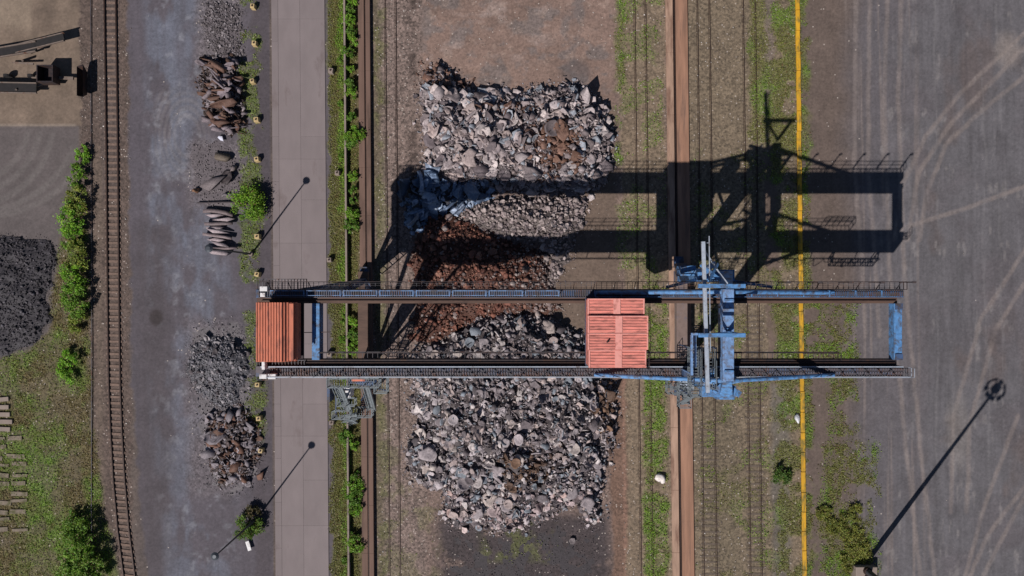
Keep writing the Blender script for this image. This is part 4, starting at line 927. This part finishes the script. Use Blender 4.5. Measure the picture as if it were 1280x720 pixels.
# ------------------------------------------------------------------ vegetation
def leaves(cent, size, tint, flat=.5, rg=rg):
    """one rhombic leaf-sized face per centre"""
    n = len(cent); nr = rg.normal(size=(n,3))*flat; nr[:,2] += 1; nr /= np.linalg.norm(nr,axis=1)[:,None]
    a = rg.normal(size=(n,3)); u = np.cross(nr,a); u /= np.linalg.norm(u,axis=1)[:,None]; w = np.cross(nr,u)
    s = size[:,None]; V = np.stack([cent-u*s, cent-w*s*.55, cent+u*s, cent+w*s*.55],1).reshape(-1,3)
    return V, np.arange(n*4).reshape(n,4), np.repeat(tint,4,axis=0)
GRN = (104,146,42)
def bush(px, py, r, h, label, group=None, colr=GRN, n=None, cat='bush', name='bush', leaf=.12, elong=1.0):
    """r in metres; foliage clumps on stems"""
    t = empty(name, G(px,py), label, cat, group); rg_ = np.random.default_rng(int(px*7+py))
    nc = max(8, int(20*r)); cs = []
    for _ in range(nc):
        a = rg_.uniform(0,2*PI); q = r*math.sqrt(rg_.random())*1.0; cs.append((q*math.cos(a), q*math.sin(a)*elong, h*(.45+.45*rg_.random())*(1-.35*(q/r)**2), r*rg_.uniform(.14,.34)))
    n = n or int(1300*r*r+350); k = rg_.integers(0,nc,n); cc = np.array(cs)[k]
    d = rg_.normal(size=(n,3)); d /= np.linalg.norm(d,axis=1)[:,None]; rad = cc[:,3]*np.where(rg_.random(n)<.18, rg_.uniform(1.0,2.0,n), rg_.uniform(.5,1.1,n))
    cen = cc[:,:3]+d*rad[:,None]*np.array([1,1,.8]); cen[:,2] = np.maximum(cen[:,2],.05)
    base = np.array(lin(*colr)); ct = rg_.uniform(.65,1.3,nc)[k]*rg_.uniform(.7,1.3,n)
    tn = base[None]*ct[:,None]; tn[:,0] *= rg_.uniform(.8,1.3,n); dr = rg_.random(n)<.07; tn[dr] = np.array(lin(120,100,62))
    V,Fc,T_ = leaves(cen, rg_.uniform(.6,1.2,n)*leaf, tn, .75, rg_)
    mesh_np('foliage', V, Fc, T_, M['leaf'], parent=t)
    m_ = MB()
    for x,y,z,q in cs[:8]: m_.tube((0,0,0),(x*.8,y*.8,z),.05,.02,5)
    m_.build('stem', M['trunk'], t, local=False)
bush(315,257,1.95,2.4,'large round bright green bush at the left road edge','', (112,152,38), cat='bush')
bush(314,655,1.5,2.0,'ragged green bush around the lower street lamp',None,(92,122,44))
bush(318,640,.9,1.2,'small brownish bush behind the lower street lamp',None,(88,84,52))
for i,(px,py,r,h,lb) in enumerate([(106,195,.8,1.0,'uppermost narrow bush beside the left railway'),(102,222,1.0,1.6,'dark green bush second from the top beside the left railway'),(102,250,1.2,2.2,'tall bush in the upper left hedge casting shade on the railway'),(97,275,1.4,2.2,'bright bush in the middle of the left hedge'),(95,300,1.1,1.6,'bush above the middle of the left hedge, nearest the coal heap'),(101,322,1.3,2.0,'bush in the left hedge level with the coal heap'),(99,346,1.3,2.3,'tallest bright bush in the lower left hedge'),(101,372,1.5,2.4,'broad bright bush near the lower end of the left hedge'),(99,398,1.0,1.5,'lowest bush of the left hedge'),(91,458,1.3,1.5,'lone green bush below the left hedge'),(94,658,1.3,1.4,'first low bush of the lower left thicket'),(108,668,1.6,3.0,'tall dark bush of the lower left thicket beside the railway'),(100,690,1.7,2.6,'broad green bush of the lower left thicket'),(118,706,1.7,3.0,'dark bush of the lower left thicket at the picture bottom'),(94,714,1.4,2.0,'green bush at the bottom edge of the lower left thicket')]):
    bush(px,py,r,h,lb,'bushes along the left railway', [(122,172,46),(108,150,44),(126,142,56)][i%3] if i < 10 else (108,146,46), elong=1.6)
for i,(py,r) in enumerate([(3,.7),(14,.6),(28,.8),(41,.6),(52,.7),(66,.7),(90,.55),(104,.65),(118,.7),(146,.6),(168,1.2),(180,.9),(222,.7),(238,.5),(268,.8),(283,.95),(400,.7),(418,.8),(436,.8),(545,.8),(556,.6),(592,.6),(606,.9),(620,1.1),(634,.9),(668,.6),(678,.95),(250,.5)]):
    px = 443+.0095*(py-360)+rg.normal()*1.2+(3 if py in (168,) else 0)-(9 if py in (545,) else 0)
    bush(px,py,r,.9+r*.5,'leafy shrub growing between the low wall and the left runway beam','shrubs between low wall and runway beam',(94,134,42) if i%2 else (114,158,44),leaf=.11)
for i in range(8):
    py = [38,75,130,195,400,424,470,700][i]
    bush(430+.0095*(py-360)+rg.normal(),py,.5,.45,'low weed clump at the foot of the low wall on its road side','weeds at the foot of the low wall',(104,146,40),leaf=.1,cat='weed',name='weed_clump')
for i,(px,py,r) in enumerate([(1062,672,1.5),(1046,655,1.3),(1078,690,1.4),(1058,700,1.2),(1085,715,1.0),(1030,640,1.0),(1065,640,1.1)]):
    bush(px,py,r,.5,'low weedy shrub in the patch around the floodlight mast','weedy shrubs around the floodlight mast',(124,132,58),leaf=.10)
bush(975,592,1.1,1.2,'dark green bush left of the yellow barrier',None,(78,108,40))

NAMES = {'field':'grass and weeds over the lower left ground','kerbside':'weeds along the yellow kerb blocks','verge':'green verge between road and runway beam','siding':'green strip left of the rust slab','lineside':'grass beside the yellow barrier','yardside':'weedy patches at the edge of the right yard','bay':'sparse weeds in the crane bay'}
AR = {'field':(-30,140,190,740,80000),'kerbside':(296,335,-20,570,16000),'verge':(410,450,-20,740,60000),'siding':(768,836,-20,740,40000),'lineside':(866,1016,-20,740,80000),'yardside':(1004,1102,350,740,60000),'bay':(466,700,-20,740,12000)}
for nm,(x0,x1,y0,y1,n) in AR.items():
    px = rg.uniform(x0,x1,n); py = rg.uniform(y0,y1,n); d,gn_ = grass_masks(px,py)[nm]
    k = rg.random(n) < d; px,py,gn_ = px[k],py[k],np.clip(gn_[k],0,1); m = len(px)
    hh = .22*fbm(px/10,py/10,90)*(.5+gn_)
    cen = np.stack([(px-640)*.1,(360-py)*.1,.0+hh*rg.random(m)+.02],-1)
    dry = np.array(lin(122,108,68)); gr = np.array(lin(122,156,44)); tn = dry*(1-gn_[:,None])+gr*gn_[:,None]
    br = rg.random(m)<.12; tn[br] = np.array(lin(112,84,56)); tn = tn*rg.uniform(.7,1.3,m)[:,None]
    V,Fc,T_ = leaves(cen, rg.uniform(.04,.12,m), tn, .7)
    o = mesh_np('grass', V, Fc, T_, M['leaf']); tag(o, NAMES[nm], 'grass', kind='stuff')

# ------------------------------------------------------------------ camera and light
cam = bpy.data.cameras.new('camera'); co = bpy.data.objects.new('camera', cam); C.objects.link(co); co.location = (0,0,HC); co.rotation_euler = (0,0,0)
cam.sensor_width = 36; cam.lens = 36*854/1280; cam.clip_end = 3000; cam.clip_start = .5; scene.camera = co
sv = Vector((49.0, 65.5, -HC)).normalized()
el = math.asin(-sv.z); az = math.atan2(-sv.x, -sv.y)      # direction towards the sun, clockwise from +Y
sun = bpy.data.lights.new('sun', 'SUN'); so = bpy.data.objects.new('sun', sun); C.objects.link(so)
sun.energy = 5.0; sun.angle = math.radians(.5); sun.color = (1, .955, .90); so.rotation_euler = sv.to_track_quat('-Z','Y').to_euler()
w = bpy.data.worlds.new('World'); scene.world = w; w.use_nodes = True; nt = w.node_tree
sky = nt.nodes.new('ShaderNodeTexSky'); sky.sky_type = 'NISHITA'; sky.sun_disc = False; sky.sun_elevation = el; sky.sun_rotation = az; sky.air_density = .75; sky.dust_density = .2; sky.ozone_density = .7
nt.links.new(sky.outputs[0], nt.nodes['Background'].inputs['Color']); nt.nodes['Background'].inputs['Strength'].default_value = .05
vs = scene.view_settings; vs.view_transform = 'Standard'; vs.look = 'None'; vs.exposure = -.17; vs.gamma = 1
